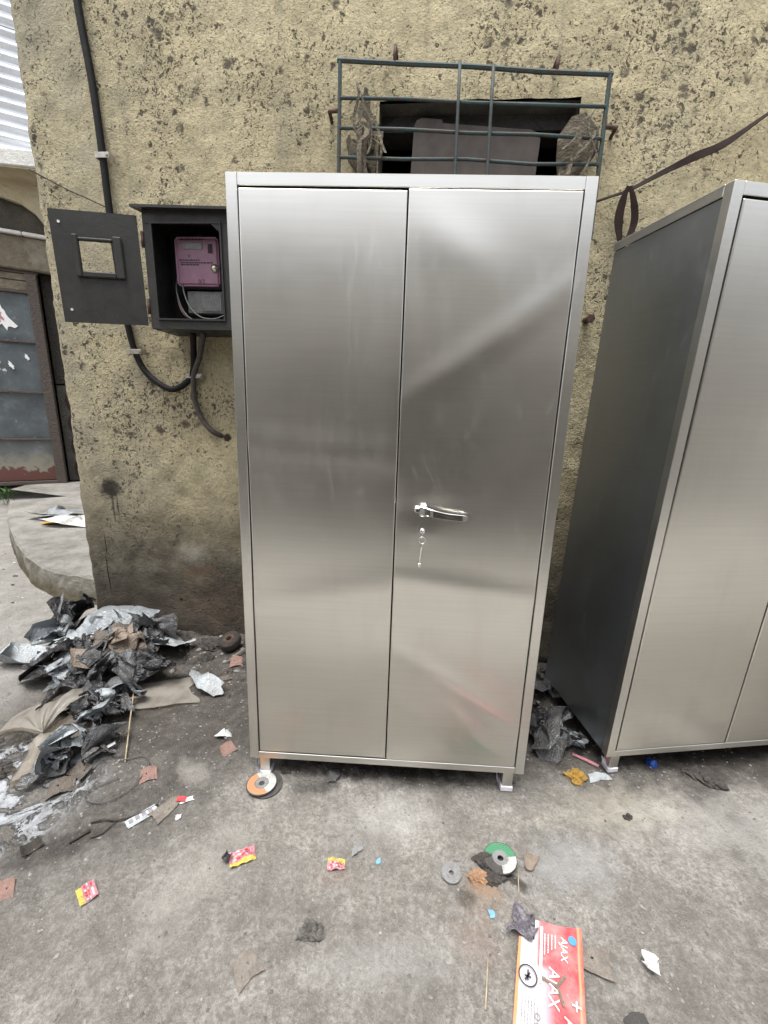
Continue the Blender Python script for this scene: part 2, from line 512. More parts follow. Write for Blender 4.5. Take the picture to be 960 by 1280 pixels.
def m_steel(name='brushed_steel', col=(0.69, 0.677, 0.635), rough=0.295, aniso=0.6):
    t = NT(name)
    brush = t.noise(1.0, 3, 0.55, t.coord((2.5, 2.5, 120.0)))
    smear = t.noise(1.0, 5, 0.65, t.coord((16.0, 16.0, 5.0)), dist=1.5)
    sm = t.noise(3.2, 5, 0.6)
    sm2 = t.noise(1.0, 4, 0.6, t.coord((11, 11, 2.2)))
    c = t.mix(t.mapr(brush, 0.3, 0.7, 0.0, 0.17), col, tuple(x * 0.72 for x in col))
    c = t.mix(t.mapr(sm2, 0.48, 0.78, 0.0, 0.22), c, tuple(x * y for x, y in zip(col, (0.80, 0.77, 0.72))))
    r = t.math('ADD', t.mapr(sm, 0.3, 0.7, rough, rough + 0.05), t.mapr(sm2, 0.5, 0.75, 0.0, 0.05))
    r = t.math('ADD', r, t.mapr(smear, 0.55, 0.72, 0.0, 0.07))
    t.b.inputs['Anisotropic'].default_value = aniso
    tg = t.n('ShaderNodeTangent'); tg.direction_type = 'UV_MAP'; tg.uv_map = 'UVMap'
    t.l(tg.outputs[0], t.b.inputs['Tangent'])
    return t.out(c, r, 1.0)


def m_sheet(name, col, rough=0.4, metal=0.0, dirt=(0.10, 0.085, 0.07), dirtw=0.5, scale=18):
    """plastic film or cloth, soiled in patches"""
    t = NT(name)
    nz = t.noise(scale, 5, 0.65)
    c = t.mix(t.mapr(nz, 0.45, 0.70, 0.0, dirtw), col, dirt)
    c = t.mix(t.mapr(t.noise(scale * 4, 4), 0.5, 0.8, 0.0, 0.3), c, tuple(x * 0.5 for x in col))
    r = t.mapr(nz, 0.4, 0.7, rough, min(1, rough + 0.3))
    rid = t.math('ABSOLUTE', t.math('SUBTRACT', t.noise(scale * 1.4, 3, 0.5, dist=1.2), 0.5))
    rid2 = t.math('ABSOLUTE', t.math('SUBTRACT', t.noise(scale * 3.2, 2, 0.5, dist=0.8), 0.5))
    rid = t.math('ADD', t.math('MULTIPLY', rid, 3.2), t.math('MULTIPLY', rid2, 1.6))
    return t.out(c, r, metal, t.bump(rid, 0.55, 0.012))


def m_film():
    t = NT('milky_film')
    c = t.mix(t.mapr(t.noise(14, 5), 0.42, 0.72, 0, 0.6), (0.40, 0.375, 0.335), (0.19, 0.16, 0.125))
    m = t.out(c, 0.36, 0.0, t.bump(t.math('ABSOLUTE', t.math('SUBTRACT', t.noise(20, 3, 0.5, dist=1.0), 0.5)), 0.5, 0.014))
    tr = t.n('ShaderNodeBsdfTransparent'); tr.inputs[0].default_value = (0.85, 0.80, 0.72, 1)
    mx = t.n('ShaderNodeMixShader'); mx.inputs[0].default_value = 0.50
    o = t.t.nodes['Material Output']
    t.l(t.b.outputs[0], mx.inputs[1]); t.l(tr.outputs[0], mx.inputs[2]); t.l(mx.outputs[0], o.inputs['Surface'])
    return m


M = {}
M['plaster'] = m_plaster()
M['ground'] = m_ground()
M['steel'] = m_steel()
M['steel_trim'] = m_steel('steel_trim', (0.69, 0.68, 0.645), 0.30)
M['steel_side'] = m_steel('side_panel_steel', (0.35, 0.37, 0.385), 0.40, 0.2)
M['chrome'] = simple('chrome', (0.75, 0.75, 0.74), 0.08, 1.0, 0.05, 30, 0.0)
M['foot'] = simple('white_foot_film', (0.62, 0.60, 0.66), 0.45, 0, 0.2, 40, 0.2)
M['gap'] = simple('dark_inside', (0.012, 0.012, 0.013), 0.8)
M['boxpaint'] = None


def m_boxpaint():
    t = NT('grey_box_paint')
    c = t.ramp(t.noise(9, 6, 0.7), [(0.3, (0.017, 0.017, 0.016)), (0.7, (0.031, 0.030, 0.028))])
    c = t.mix(t.mapr(t.noise(46, 6, 0.75), 0.64, 0.69, 0, 0.7), c, (0.075, 0.052, 0.038))
    c = t.mix(t.mapr(t.noise(1.0, 5, 0.7, t.coord((60, 60, 5))), 0.6, 0.8, 0, 0.5), c, (0.065, 0.06, 0.052))
    return t.out(c, t.mapr(t.noise(20, 4), 0.3, 0.7, 0.4, 0.65), 0.0, t.bump(t.noise(70, 5), 0.25, 0.003), 0.35)


M['boxpaint'] = m_boxpaint()
M['boxin'] = simple('box_inside', (0.010, 0.010, 0.010), 0.7)
M['rivet'] = simple('bright_rivet', (0.7, 0.68, 0.64), 0.4, 0.6)
M['pink'] = simple('pink_meter_cover', (0.28, 0.145, 0.205), 0.35, 0, 0.12, 20, 0.05)
M['meterclear'] = simple('meter_terminal_cover', (0.17, 0.17, 0.165), 0.25, 0, 0.3, 25, 0.1)
M['display'] = simple('meter_display', (0.20, 0.19, 0.20), 0.3)
M['ink'] = simple('dark_ink', (0.03, 0.02, 0.03), 0.6)
M['ink2'] = simple('pale_ink', (0.22, 0.20, 0.22), 0.6)
M['seal'] = simple('brass_seal', (0.62, 0.58, 0.48), 0.25, 0.8)
M['cable'] = simple('black_cable', (0.009, 0.0085, 0.0085), 0.6, 0, 0.4, 40, 0.2)
M['cable'].node_tree.nodes['Principled BSDF'].inputs['Specular IOR Level'].default_value = 0.2
M['cable2'] = simple('dusty_cable', (0.060, 0.048, 0.040), 0.7, 0, 0.4, 40, 0.3)
M['wire_grey'] = simple('grey_wire', (0.075, 0.075, 0.08), 0.4)
M['wire_brown'] = simple('brown_wire', (0.22, 0.11, 0.08), 0.4)
M['clip'] = simple('tin_clip', (0.40, 0.38, 0.34), 0.45, 0.6)
M['teal'] = None
M['strap'] = simple('brown_strap', (0.022, 0.0135, 0.0115), 0.8, 0, 0.3, 25, 0.2)
M['strap'].node_tree.nodes['Principled BSDF'].inputs['Specular IOR Level'].default_value = 0.15
M['rust'] = simple('rusty_iron', (0.075, 0.042, 0.028), 0.85, 0.2, 0.5, 60, 0.5)
M['sheetbrown'] = simple('brown_board', (0.052, 0.040, 0.033), 0.6, 0.0, 0.45, 9, 0.15, 0.003)
M['rag'] = m_sheet('grey_rag', (0.125, 0.105, 0.075), 0.9, 0, (0.06, 0.05, 0.04), 0.7, 14)
M['blackbag'] = m_sheet('black_bag_plastic', (0.016, 0.016, 0.018), 0.30, 0, (0.06, 0.052, 0.045), 0.5)
M['greybag'] = m_sheet('grey_bag_plastic', (0.085, 0.088, 0.092), 0.30, 0, (0.07, 0.06, 0.05), 0.7)
M['silverbag'] = m_sheet('silver_bag_plastic', (0.27, 0.295, 0.315), 0.32, 0.2, (0.15, 0.13, 0.11), 0.5)
M['palebag'] = m_sheet('pale_bag_plastic', (0.36, 0.39, 0.41), 0.32, 0, (0.20, 0.18, 0.155), 0.5)
M['brownscrap'] = m_sheet('brown_scrap', (0.115, 0.098, 0.082), 0.8, 0, (0.06, 0.05, 0.042), 0.6)
M['tanscrap'] = m_sheet('tan_scrap', (0.22, 0.175, 0.14), 0.8, 0, (0.10, 0.08, 0.065), 0.5)
M['film'] = m_film()
M['padred'] = m_sheet('red_brown_abrasive', (0.245, 0.15, 0.125), 0.9, 0, (0.15, 0.115, 0.10), 0.6, 30)
M['padgrey'] = m_sheet('grey_abrasive', (0.205, 0.18, 0.155), 0.9, 0, (0.10, 0.09, 0.08), 0.6, 30)
M['white'] = m_sheet('white_paper', (0.66, 0.66, 0.64), 0.7, 0, (0.3, 0.28, 0.25), 0.4, 40)
M['bluewhite'] = m_sheet('pale_blue_card', (0.50, 0.57, 0.60), 0.5, 0, (0.25, 0.25, 0.24), 0.4, 40)
M['rubber'] = m_sheet('worn_rubber', (0.030, 0.026, 0.022), 0.8, 0, (0.07, 0.058, 0.046), 0.6, 30)
M['dgrey'] = m_sheet('disc_grit', (0.060, 0.058, 0.056), 0.85, 0, (0.12, 0.11, 0.10), 0.5, 60)
M['dlight'] = m_sheet('disc_ring_grey', (0.24, 0.245, 0.245), 0.6, 0, (0.16, 0.15, 0.14), 0.5, 60)
M['dwhite'] = m_sheet('disc_label_white', (0.50, 0.51, 0.49), 0.6, 0, (0.30, 0.275, 0.24), 0.75, 60)
M['dorange'] = m_sheet('disc_label_orange', (0.50, 0.24, 0.11), 0.6, 0, (0.36, 0.26, 0.20), 0.8, 60)
M['dgreen'] = m_sheet('disc_label_green', (0.06, 0.25, 0.125), 0.6, 0, (0.14, 0.20, 0.15), 0.6, 60)
M['yellow'] = m_sheet('yellow_wrapper', (0.62, 0.50, 0.09), 0.45, 0, (0.42, 0.36, 0.18), 0.5, 60)
M['pinkw'] = m_sheet('pink_wrapper', (0.56, 0.22, 0.27), 0.45, 0, (0.52, 0.44, 0.42), 0.75, 90)
M['redp'] = simple('red_print', (0.55, 0.05, 0.06), 0.5)
M['orangew'] = m_sheet('orange_scourer', (0.42, 0.25, 0.05), 0.8, 0, (0.25, 0.13, 0.03), 0.6, 90)
M['bluecap'] = simple('blue_plastic', (0.02, 0.07, 0.33), 0.35)
M['bluescrap'] = simple('sky_blue_scrap', (0.13, 0.30, 0.44), 0.6)
M['soil'] = simple('black_soil_clod', (0.052, 0.046, 0.041), 0.97, 0, 0.5, 60, 0.8, 0.006)
M['stonegrey'] = simple('grit_grey', (0.22, 0.21, 0.195), 0.95, 0, 0.4, 60, 0.3)
M['gritpale'] = simple('grit_light_grey', (0.26, 0.25, 0.236), 0.9, 0, 0.3, 60, 0.3)
M['gritmid'] = simple('grit_dark_grey', (0.13, 0.122, 0.112), 0.95, 0, 0.4, 60, 0.3)
M['stonewhite'] = simple('grit_pale', (0.50, 0.49, 0.47), 0.9, 0, 0.3, 60, 0.3)
M['straw'] = simple('dry_straw', (0.36, 0.30, 0.20), 0.8, 0, 0.3, 60, 0.2)
M['twig'] = simple('dark_twig', (0.040, 0.033, 0.028), 0.9, 0, 0.4, 60, 0.4)
M['cwhite'] = simple('lettering_white', (0.80, 0.80, 0.80), 0.5, 0, 0.05)
M['cblue'] = simple('lettering_blue', (0.06, 0.25, 0.55), 0.5)
M['green'] = simple('weed_green', (0.06, 0.13, 0.03), 0.7)


def m_teal():
    t = NT('teal_iron_paint')
    c = t.mix(t.mapr(t.noise(30, 6, 0.7), 0.42, 0.6), (0.026, 0.055, 0.056), (0.040, 0.034, 0.028))
    return t.out(c, 0.7, 0.0, t.bump(t.noise(120, 4), 0.5, 0.003))


M['teal'] = m_teal()


def m_concrete(name, lo, mid_, hi, scale=4.0):
    t = NT(name)
    c = t.ramp(t.noise(scale, 7, 0.7), [(0.3, lo), (0.5, mid_), (0.72, hi)])
    c = t.mix(t.mapr(t.noise(scale * 9, 5, 0.7), 0.5, 0.75, 0, 0.45), c, lo)
    return t.out(c, 0.93, 0, t.bump(t.noise(scale * 10, 6, 0.7), 0.8, 0.02), 0.2)


M['paveconc'] = m_concrete('pale_concrete', (0.12, 0.113, 0.102), (0.235, 0.226, 0.208), (0.33, 0.32, 0.30), 3.6)


def m_paveside():
    t = NT('mossy_concrete')
    sx = t.n('ShaderNodeSeparateXYZ'); t.l(t.tc.outputs['Object'], sx.inputs[0])
    c = t.ramp(t.noise(5, 7, 0.7), [(0.3, (0.085, 0.076, 0.056)), (0.5, (0.185, 0.172, 0.142)), (0.72, (0.31, 0.297, 0.262))])
    z = t.math('ADD', sx.outputs['Z'], t.math('MULTIPLY', t.math('SUBTRACT', t.noise(9, 5), 0.5), 0.16))
    c = t.mix(t.mapr(z, 0.02, 0.12, 0.7, 0), c, (0.085, 0.072, 0.038))
    return t.out(c, 0.95, 0, t.bump(t.noise(40, 6, 0.7), 0.8, 0.02), 0.2)


M['paveside'] = m_paveside()
M['lintel'] = m_concrete('stained_concrete', (0.085, 0.070, 0.05), (0.16, 0.135, 0.10), (0.28, 0.25, 0.20), 3)
M['oppwall'] = m_concrete('opposite_render', (0.40, 0.385, 0.36), (0.52, 0.50, 0.47), (0.60, 0.58, 0.55), 1.2)
M['oppshut'] = m_concrete('opposite_shutter', (0.08, 0.075, 0.07), (0.125, 0.115, 0.105), (0.17, 0.155, 0.14), 1.5)
M['archgrey'] = m_concrete('dark_render', (0.05, 0.045, 0.038), (0.095, 0.086, 0.072), (0.15, 0.135, 0.11), 3)
M['cream'] = m_concrete('cream_render', (0.33, 0.26, 0.16), (0.48, 0.41, 0.28), (0.55, 0.49, 0.36), 2.5)
M['slab'] = m_concrete('whitewashed_concrete', (0.50, 0.49, 0.46), (0.66, 0.65, 0.62), (0.74, 0.73, 0.71), 3)
M['roofsheet'] = simple('galvanised_sheet', (0.72, 0.75, 0.80), 0.42, 0.35, 0.12, 3, 0.1)
M['darkwood'] = m_sheet('dark_door_paint', (0.036, 0.032, 0.028), 0.6, 0, (0.075, 0.062, 0.05), 0.6, 7)
M['post'] = m_sheet('brown_iron_post', (0.070, 0.055, 0.047), 0.7, 0, (0.12, 0.10, 0.085), 0.5, 9)
M['lens'] = simple('lens_brown', (0.035, 0.018, 0.016), 0.7)
M['latticegrey'] = m_sheet('grey_grille_paint', (0.085, 0.08, 0.072), 0.7, 0, (0.16, 0.15, 0.135), 0.5, 12)


def m_doorsheet(name, base, peel):
    t = NT(name)
    c = t.ramp(t.noise(3.5, 7, 0.7), [(0.3, tuple(x * 0.6 for x in base)), (0.55, base), (0.75, tuple(min(1, x * 1.9) for x in base))])
    c = t.mix(t.mapr(t.noise(13, 6, 0.75), 0.60, 0.66, 0, 0.8), c, (0.20, 0.21, 0.22))
    if peel:
        sx = t.n('ShaderNodeSeparateXYZ'); t.l(t.tc.outputs['Object'], sx.inputs[0])
        z = t.math('ADD', sx.outputs['Z'], t.math('MULTIPLY', t.math('SUBTRACT', t.noise(5, 6, 0.7), 0.5), 0.55))
        c = t.mix(t.mapr(z, 0.42, 0.62, 1.0, 0.0), c, (0.25, 0.235, 0.19))
        c = t.mix(t.mapr(z, 0.37, 0.39, 1.0, 0.0), c, (0.125, 0.052, 0.042))
    else:
        c = t.mix(t.mapr(t.noise(6, 4, 0.6), 0.68, 0.70, 0, 0.9), c, (0.60, 0.61, 0.60))
    return t.out(c, 0.45, 0.1, t.bump(t.noise(10, 5), 0.3, 0.01))


M['doorblue'] = m_doorsheet('weathered_blue_sheet', (0.095, 0.112, 0.122), False)
M['doorpeel'] = m_doorsheet('peeling_blue_sheet', (0.15, 0.165, 0.165), True)


# ------------------------------------------------------------------ ground
def axis(lo, hi, step, far):
    mid_ = list(np.arange(lo, hi + step * 0.5, step))
    left = []; x = lo; s = step
    while x > -far:
        s *= 1.22; x -= s; left.append(x)
    right = []; x = mid_[-1]; s = step
    while x < far:
        s *= 1.22; x += s; right.append(x)
    return np.array(left[::-1] + mid_ + right)


def build_ground():
    xs = axis(-2.35, 1.8, 0.012, 120.0); ys = axis(0.5, 2.45, 0.012, 120.0)
    X, Y = np.meshgrid(xs, ys)
    fade = np.exp(-(np.maximum(0, np.hypot(X, Y - 1.4) - 4) / 4) ** 2)
    Z = ground_h(X, Y) * fade
    nx, ny = len(xs), len(ys)
    vs = np.stack([X, Y, Z], -1).reshape(-1, 3)
    i = np.arange(ny - 1)[:, None] * nx + np.arange(nx - 1)[None, :]
    fs = np.stack([i, i + 1, i + 1 + nx, i + nx], -1).reshape(-1, 4)
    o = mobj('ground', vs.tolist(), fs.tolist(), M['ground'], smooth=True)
    tag(o, kind='structure')


build_ground()

# pale raised concrete platform round the corner on the left
PZ = 0.19
outline = [(-4.08, 4.40), (-3.70, 3.95), (-3.30, 3.52), (-2.98, 3.20), (-2.72, 2.96), (-2.50, 2.78), (-2.30, 2.65), (-2.10, 2.565),
           (-1.88, 2.51), (-1.66, 2.46), (-1.2, 2.40)]
outline = [(p.x, p.y) for p in curve_pts([(x, y, 0) for x, y in outline], 5)]
rs = random.Random(4)
n = len(outline)
vs = []; fs = []; fm = []
levels = [(-0.03, 0.012), (0.03, 0.007), (0.09, 0.004), (0.14, 0.002), (PZ - 0.015, 0.0), (PZ, -0.014), (PZ + 0.006, -0.06), (PZ + 0.006, -0.5)]
for z, off in levels:
    for i, (x, y) in enumerate(outline):
        a = Vector(outline[max(i - 1, 0)]); b = Vector(outline[min(i + 1, n - 1)])
        tdir = (b - a).normalized(); out = Vector((tdir.y, -tdir.x)) * 1.0
        if out.y > 0: out = -out
        j = rs.uniform(-0.004, 0.004) if z < PZ else 0
        vs.append((x + out.x * (off + j), y + out.y * (off + j), z + (rs.uniform(-0.006, 0.006) if z >= PZ - 0.02 else 0)))
for k in range(len(levels) - 1):
    for i in range(n - 1):
        fs.append((k * n + i, k * n + i + 1, (k + 1) * n + i + 1, (k + 1) * n + i))
        fm.append(1 if k < 4 else 0)
base = len(vs)
back = [(-1.0, 3.2), (-1.6, 7.6), (-4.6, 5.25), (-4.55, 4.95)]
for x, y in back: vs.append((x, y, PZ + 0.006))
top = [(len(levels) - 1) * n + i for i in range(n)] + [base + i for i in range(4)]
fs.append(tuple(top)); fm.append(0)
pav = mobj('pavement', vs, fs, [M['paveconc'], M['paveside']], fm=fm)
tag(pav, kind='structure')

# ------------------------------------------------------------------ plastered building
BLD = empty('plastered_building', WO, WYAW)
tag(BLD, 'dirty ochre plastered building spattered with black, behind the two steel cabinets', 'building')
WIN = (1.61, 2.425, 2.02, 2.56)


def build_wall():
    xs = np.concatenate([np.arange(0, 3.6, 0.0135), np.arange(3.6, 7.0, 0.2)])
    zs = np.concatenate([np.arange(-0.25, 3.2, 0.0135), np.arange(3.2, 4.3, 0.1)])
    for w in WIN[:2]: xs[np.argmin(abs(xs - w))] = w
    for w in WIN[2:]: zs[np.argmin(abs(zs - w))] = w
    X, Z = np.meshgrid(xs, zs)
    Yd = 0.010 * fbm(X * 2.2, Z * 2.2, 21, 3) + 0.007 * fbm(X * 12, Z * 12, 25, 4) + 0.003 * np.abs(fbm(X * 30, Z * 30, 31, 2))
    # foot of the wall bulges out a little
    Yd = Yd - 0.05 * sstep(0.30, -0.05, Z) * sstep(0.2, 0.7, X) * (0.7 + 0.8 * fbm(X * 5, Z * 5, 41, 3))
    round_ = 0.02 * np.exp(-X / 0.012)
    Yd = Yd + round_
    XX = X + (np.exp(-X / 0.02)) * (0.012 * fbm(Z * 9, Z * 0 + 3, 51, 4) + 0.006 * fbm(Z * 40, Z * 0, 53, 2))
    nx, nz = len(xs), len(zs)
    vs = np.stack([XX, Yd, Z], -1).reshape(-1, 3)
    i = np.arange(nz - 1)[:, None] * nx + np.arange(nx - 1)[None, :]
    fs = np.stack([i, i + 1, i + 1 + nx, i + nx], -1)
    cx = (X[:-1, :-1] + X[1:, 1:]) / 2; cz = (Z[:-1, :-1] + Z[1:, 1:]) / 2
    keep = ~((cx > WIN[0]) & (cx < WIN[1]) & (cz > WIN[2]) & (cz < WIN[3]))
    fs = fs[keep].reshape(-1, 4).tolist()
    vs = vs.tolist()
    # left return of the wall, going back
    b = len(vs)
    for k in range(nz): vs.append((vs[k * nx][0] + 0.004, 3.0, zs[k]))
    for k in range(nz - 1):
        fs.append((k * nx, (k + 1) * nx, b + k + 1, b + k))
    mobj('wall', vs, fs, M['plaster'], BLD, smooth=True)
    mb = MB()
    mb.box(0.02, 7.0, 0.05, 3.0, 4.22, 4.3)
    mb.box(0.02, 7.0, 2.9, 3.0, -0.2, 4.22)
    mb.box(6.9, 7.0, 0.05, 2.9, -0.2, 4.22)
    mb.build('roof', M['archgrey'], BLD)
    # window reveal and dark room behind
    x0, x1, z0, z1 = WIN
    mb = MB()
    d0 = 0.012
    rev = 0.17
    mb.add([(x0, d0, z0), (x0, rev, z0), (x0, rev, z1), (x0, d0, z1)], [(0, 1, 2, 3)])
    mb.add([(x1, d0, z0), (x1, rev, z0), (x1, rev, z1), (x1, d0, z1)], [(3, 2, 1, 0)])
    mb.add([(x0, d0, z1), (x1, d0, z1), (x1, rev, z1), (x0, rev, z1)], [(0, 1, 2, 3)])
    mb.add([(x0, d0, z0), (x1, d0, z0), (x1, rev, z0), (x0, rev, z0)], [(0, 1, 2, 3)])
    w = mb.build('window', M['archgrey'], BLD)
    box('lintel', x0 + 0.003, x1 - 0.003, 0.09, rev + 0.05, z1 - 0.06, z1 - 0.003, M['darkwood'], w)
    mb = MB()
    mb.box(x0 - 0.3, x1 + 0.3, 0.9, 0.95, z0 - 0.2, z1 + 0.2)
    mb.box(x0 - 0.32, x0 - 0.3, 0.175, 0.9, z0 - 0.2, z1 + 0.2)
    mb.box(x1 + 0.3, x1 + 0.32, 0.175, 0.9, z0 - 0.2, z1 + 0.2)
    mb.box(x0 - 0.3, x1 + 0.3, 0.175, 0.9, z1 + 0.2, z1 + 0.22)
    mb.box(x0 - 0.3, x1 + 0.3, 0.175, 0.9, z0 - 0.22, z0 - 0.2)
    mb.build('dark_room', M['gap'], w)
    # grille
    g = MB()

    def gp(u, v, d=0.075):  # bilinear over the measured outline of the grille
        tl, tr, bl, br = (1.455, 2.652), (2.503, 2.590), (1.452, 2.05), (2.512, 2.03)
        a = [tl[k] * (1 - u) + tr[k] * u for k in (0, 1)]; c = [bl[k] * (1 - u) + br[k] * u for k in (0, 1)]
        return Vector((a[0] * (1 - v) + c[0] * v, -d, a[1] * (1 - v) + c[1] * v))

    def bar(mb, p, q, r=0.0065):
        d = (q - p)
        pts = [p + d * t for t in (0, 0.25, 0.5, 0.75, 1)]
        pts = [pp + Vector((0, 0, rs.uniform(-0.006, 0.006))) for pp in pts]
        mb.tube(pts, r, 6)
    bar(g, gp(-0.01, 0), gp(1.01, 0), 0.0085); bar(g, gp(0, 0), gp(0, 1), 0.0085); bar(g, gp(1, 0), gp(1, 1), 0.0085); bar(g, gp(0, 1), gp(1, 1), 0.0085)
    gr = g.build('window_grille', M['teal'], BLD)
    for v in (0.200, 0.370, 0.538, 0.76):
        m_ = MB(); bar(m_, gp(0.005, v, 0.081), gp(0.995, v, 0.081)); m_.build('bar', M['teal'], gr, True)
    for u in (0.452, 0.575):
        m_ = MB(); bar(m_, gp(u, 0.0, 0.096), gp(u + 0.01, 1.0, 0.094), 0.0070); m_.build('bar', M['teal'], gr, True)
    for (s_, z_, ds, dz) in ((1.452, 2.49, -0.04, 0.0), (1.674, 2.645, 0.0, 0.055), (2.30, 2.60, 0.005, 0.05), (2.505, 2.42, 0.05, 0.0)):
        m_ = MB(); m_.tube([(s_, -0.075, z_), (s_ + ds, -0.07, z_ + dz), (s_ + ds * 1.15, 0.02, z_ + dz * 1.15)], 0.008, 6)
        m_.build('bracket', M['rust'], gr, True)


build_wall()


def wl(s, d, z):
    c, sn = math.cos(WYAW), math.sin(WYAW)
    return Vector((WO.x + c * s + sn * d, WO.y + sn * s - c * d, z))


# brown board standing in the window, rags stuffed behind the bars
E_ = empty('brown_board', wl(1.738, -0.035, 2.015), rot=(0, math.radians(2.2), WYAW))
tag(E_, 'scuffed brown metal board standing inside the barred window', 'board')
pts = [(0, 0), (0.535, 0)]
prof = [(0.0, 0.0), (0.535, 0.0), (0.535, 0.445), (0.52, 0.468), (0.49, 0.478), (0.12, 0.492), (0.115, 0.505), (0.03, 0.508), (0.01, 0.50), (0.0, 0.48)]
vs = [(x, 0, z) for x, z in prof] + [(x, 0.03, z) for x, z in prof]
k = len(prof)
fs = [tuple(range(k)), tuple(range(k, 2 * k))[::-1]] + [(i, i + k, (i + 1) % k + k, (i + 1) % k) for i in range(k)]
mobj('board_face', vs, fs, M['sheetbrown'], E_)
box('board_edge', -0.008, 0.543, -0.012, -0.001, 0.0, 0.05, M['rust'], E_, 0.003)


def folded_sheet(w, h, nfold, seed, amax=1.4, amin=0.4, flat=0.6, res=18, ragged=0.12, smooth_it=1):
    """a sheet folded along random lines (isometric folds), then pressed flatter"""
    r = random.Random(seed)
    nx = res; ny = max(4, int(res * h / w))
    P = []
    for j in range(ny + 1):
        for i in range(nx + 1):
            P.append([(i / nx - 0.5) * w, (j / ny - 0.5) * h, 0.0])
    P = np.array(P)
    ang = np.arctan2(P[:, 1] / h, P[:, 0] / w)
    edge = np.maximum(abs(P[:, 0]) / (w / 2), abs(P[:, 1]) / (h / 2))
    wob = np.array([ragged * (math.sin(3 * a + seed) + math.sin(5 * a + seed * 2.1) * 0.7 + math.sin(9 * a + seed * 0.7) * 0.4) for a in ang])
    P[:, :2] *= (1 + wob * edge ** 2)[:, None]
    F = P.copy()
    for k in range(nfold):
        a = r.uniform(0, math.pi * 2)
        nrm = Vector((math.cos(a), math.sin(a), r.uniform(-0.35, 0.35))).normalized()
        c = r.uniform(-0.28, 0.42) * min(w, h)
        th = r.uniform(amin, amax) * r.choice((-1, 1))
        axis_ = nrm.cross(Vector((0, 0, 1))).normalized()
        ctr = F.mean(0)
        dd = (F - ctr) @ np.array(nrm) - c
        sel = dd > 0
        if not sel.any(): continue
        R = np.array(Matrix.Rotation(th, 3, axis_))
        org = ctr + np.array(nrm) * c
        F[sel] = (F[sel] - org) @ R.T + org
    G = F.reshape(ny + 1, nx + 1, 3)
    for _ in range(smooth_it):
        H = G.copy()
        H[1:-1] = 0.5 * G[1:-1] + 0.25 * (G[:-2] + G[2:])
        G = H.copy()
        G[:, 1:-1] = 0.5 * H[:, 1:-1] + 0.25 * (H[:, :-2] + H[:, 2:])
    F = G.reshape(-1, 3)
    rn = np.random.RandomState(seed)
    F = F + rn.normal(0, min(w, h) * 0.004, F.shape)
    F -= F.mean(0)
    # turn its thinnest direction upright, then press
    u, s, vt = np.linalg.svd(F, full_matrices=False)
    if np.linalg.det(vt) < 0: vt[2] *= -1
    F = F @ vt.T
    F[:, 2] *= flat
    F[:, 2] -= F[:, 2].min()
    fs = []
    for j in range(ny):
        for i in range(nx):
            a = j * (nx + 1) + i
            fs.append((a, a + 1, a + nx + 2, a + nx + 1))
    return F, fs


def crumple(name, label, cat, x, y, w, h, mat, seed, nfold=9, flat=0.6, rz=None, lift=0.0, group=None, tilt=(0, 0), amax=1.4, amin=0.4, ragged=0.12, res=24, drape=0.85, smooth=True):
    F, fs = folded_sheet(w, h, nfold, seed, amax, amin, flat, res, ragged)
    a = seed * 1.7 if rz is None else rz
    c, s = math.cos(a), math.sin(a)
    R = np.array(Matrix.Rotation(a, 3, 'Z') @ Matrix.Rotation(tilt[0], 3, 'X') @ Matrix.Rotation(tilt[1], 3, 'Y'))
    F = F @ R.T
    z0 = gz(x, y)
    F[:, 2] += drape * (ground_h(F[:, 0] + x, F[:, 1] + y) - z0)
    o = mobj(name, F.tolist(), fs, mat, loc=(x, y, z0 + lift + 0.003), smooth=smooth)
    tag(o, label, cat, group)
    return o


def rag_on_wall(label, s, z, w, h, seed, mat, lean):
    F, fs = folded_sheet(h, w, 11, seed, 1.9, 0.7, 0.7, 34, 0.3, 1)
    F[:, 0] *= h / max(1e-3, np.ptp(F[:, 0])); F[:, 1] *= w / max(1e-3, np.ptp(F[:, 1]))
    F[:, 2] *= 0.07 / max(1e-3, np.ptp(F[:, 2]))
    t = (F[:, 0] - F[:, 0].min()) / h            # 0 at the knot, 1 at the hem
    F[:, 1] *= 0.45 + 0.75 * np.sin(np.pi * np.clip(t * 0.8 + 0.12, 0, 1))
    V = np.stack([F[:, 1] + lean * t, -F[:, 2], -t * h], -1)
    V[:, 1] += 0.012 * np.sin(V[:, 0] * 120 + V[:, 2] * 14)
    root = mobj('rag', V.tolist(), fs, mat, loc=wl(s, 0.005, z), rot=(0, 0, WYAW), smooth=True)
    tag(root, label, 'rag')
    r = random.Random(seed)
    mb = MB()
    for i in range(9):
        x0 = r.gauss(0, w * 0.16); z0 = -h * r.uniform(0.05, 0.45); l = h * r.uniform(0.2, 0.55); sp = r.gauss(0, w * 0.22)
        k = r.uniform(-0.03, 0.03); wd = r.uniform(0.0015, 0.010); y0 = -0.075 - r.uniform(0, 0.045)
        vs = []
        for q in range(6):
            t_ = q / 5
            c = (x0 + sp * t_ + k * math.sin(t_ * 5 + i) + lean * t_, y0 - 0.01 * math.sin(t_ * 4 + i), z0 - l * t_)
            vs += [(c[0] - wd, c[1], c[2]), (c[0] + wd, c[1] + wd * r.uniform(-1, 1), c[2])]
        mb.add(vs, [(2 * q, 2 * q + 1, 2 * q + 3, 2 * q + 2) for q in range(5)])
    tag(mb.build('frayed_strands', mat, root), kind='stuff')


rag_on_wall('grey brown rag knotted to the left end of the window bars', 1.545, 2.60, 0.135, 0.42, 3, M['rag'], 0.03)
rag_on_wall('frayed tan rag bunched at the right end of the window bars', 2.44, 2.49, 0.15, 0.40, 8, M['rag'], -0.07)

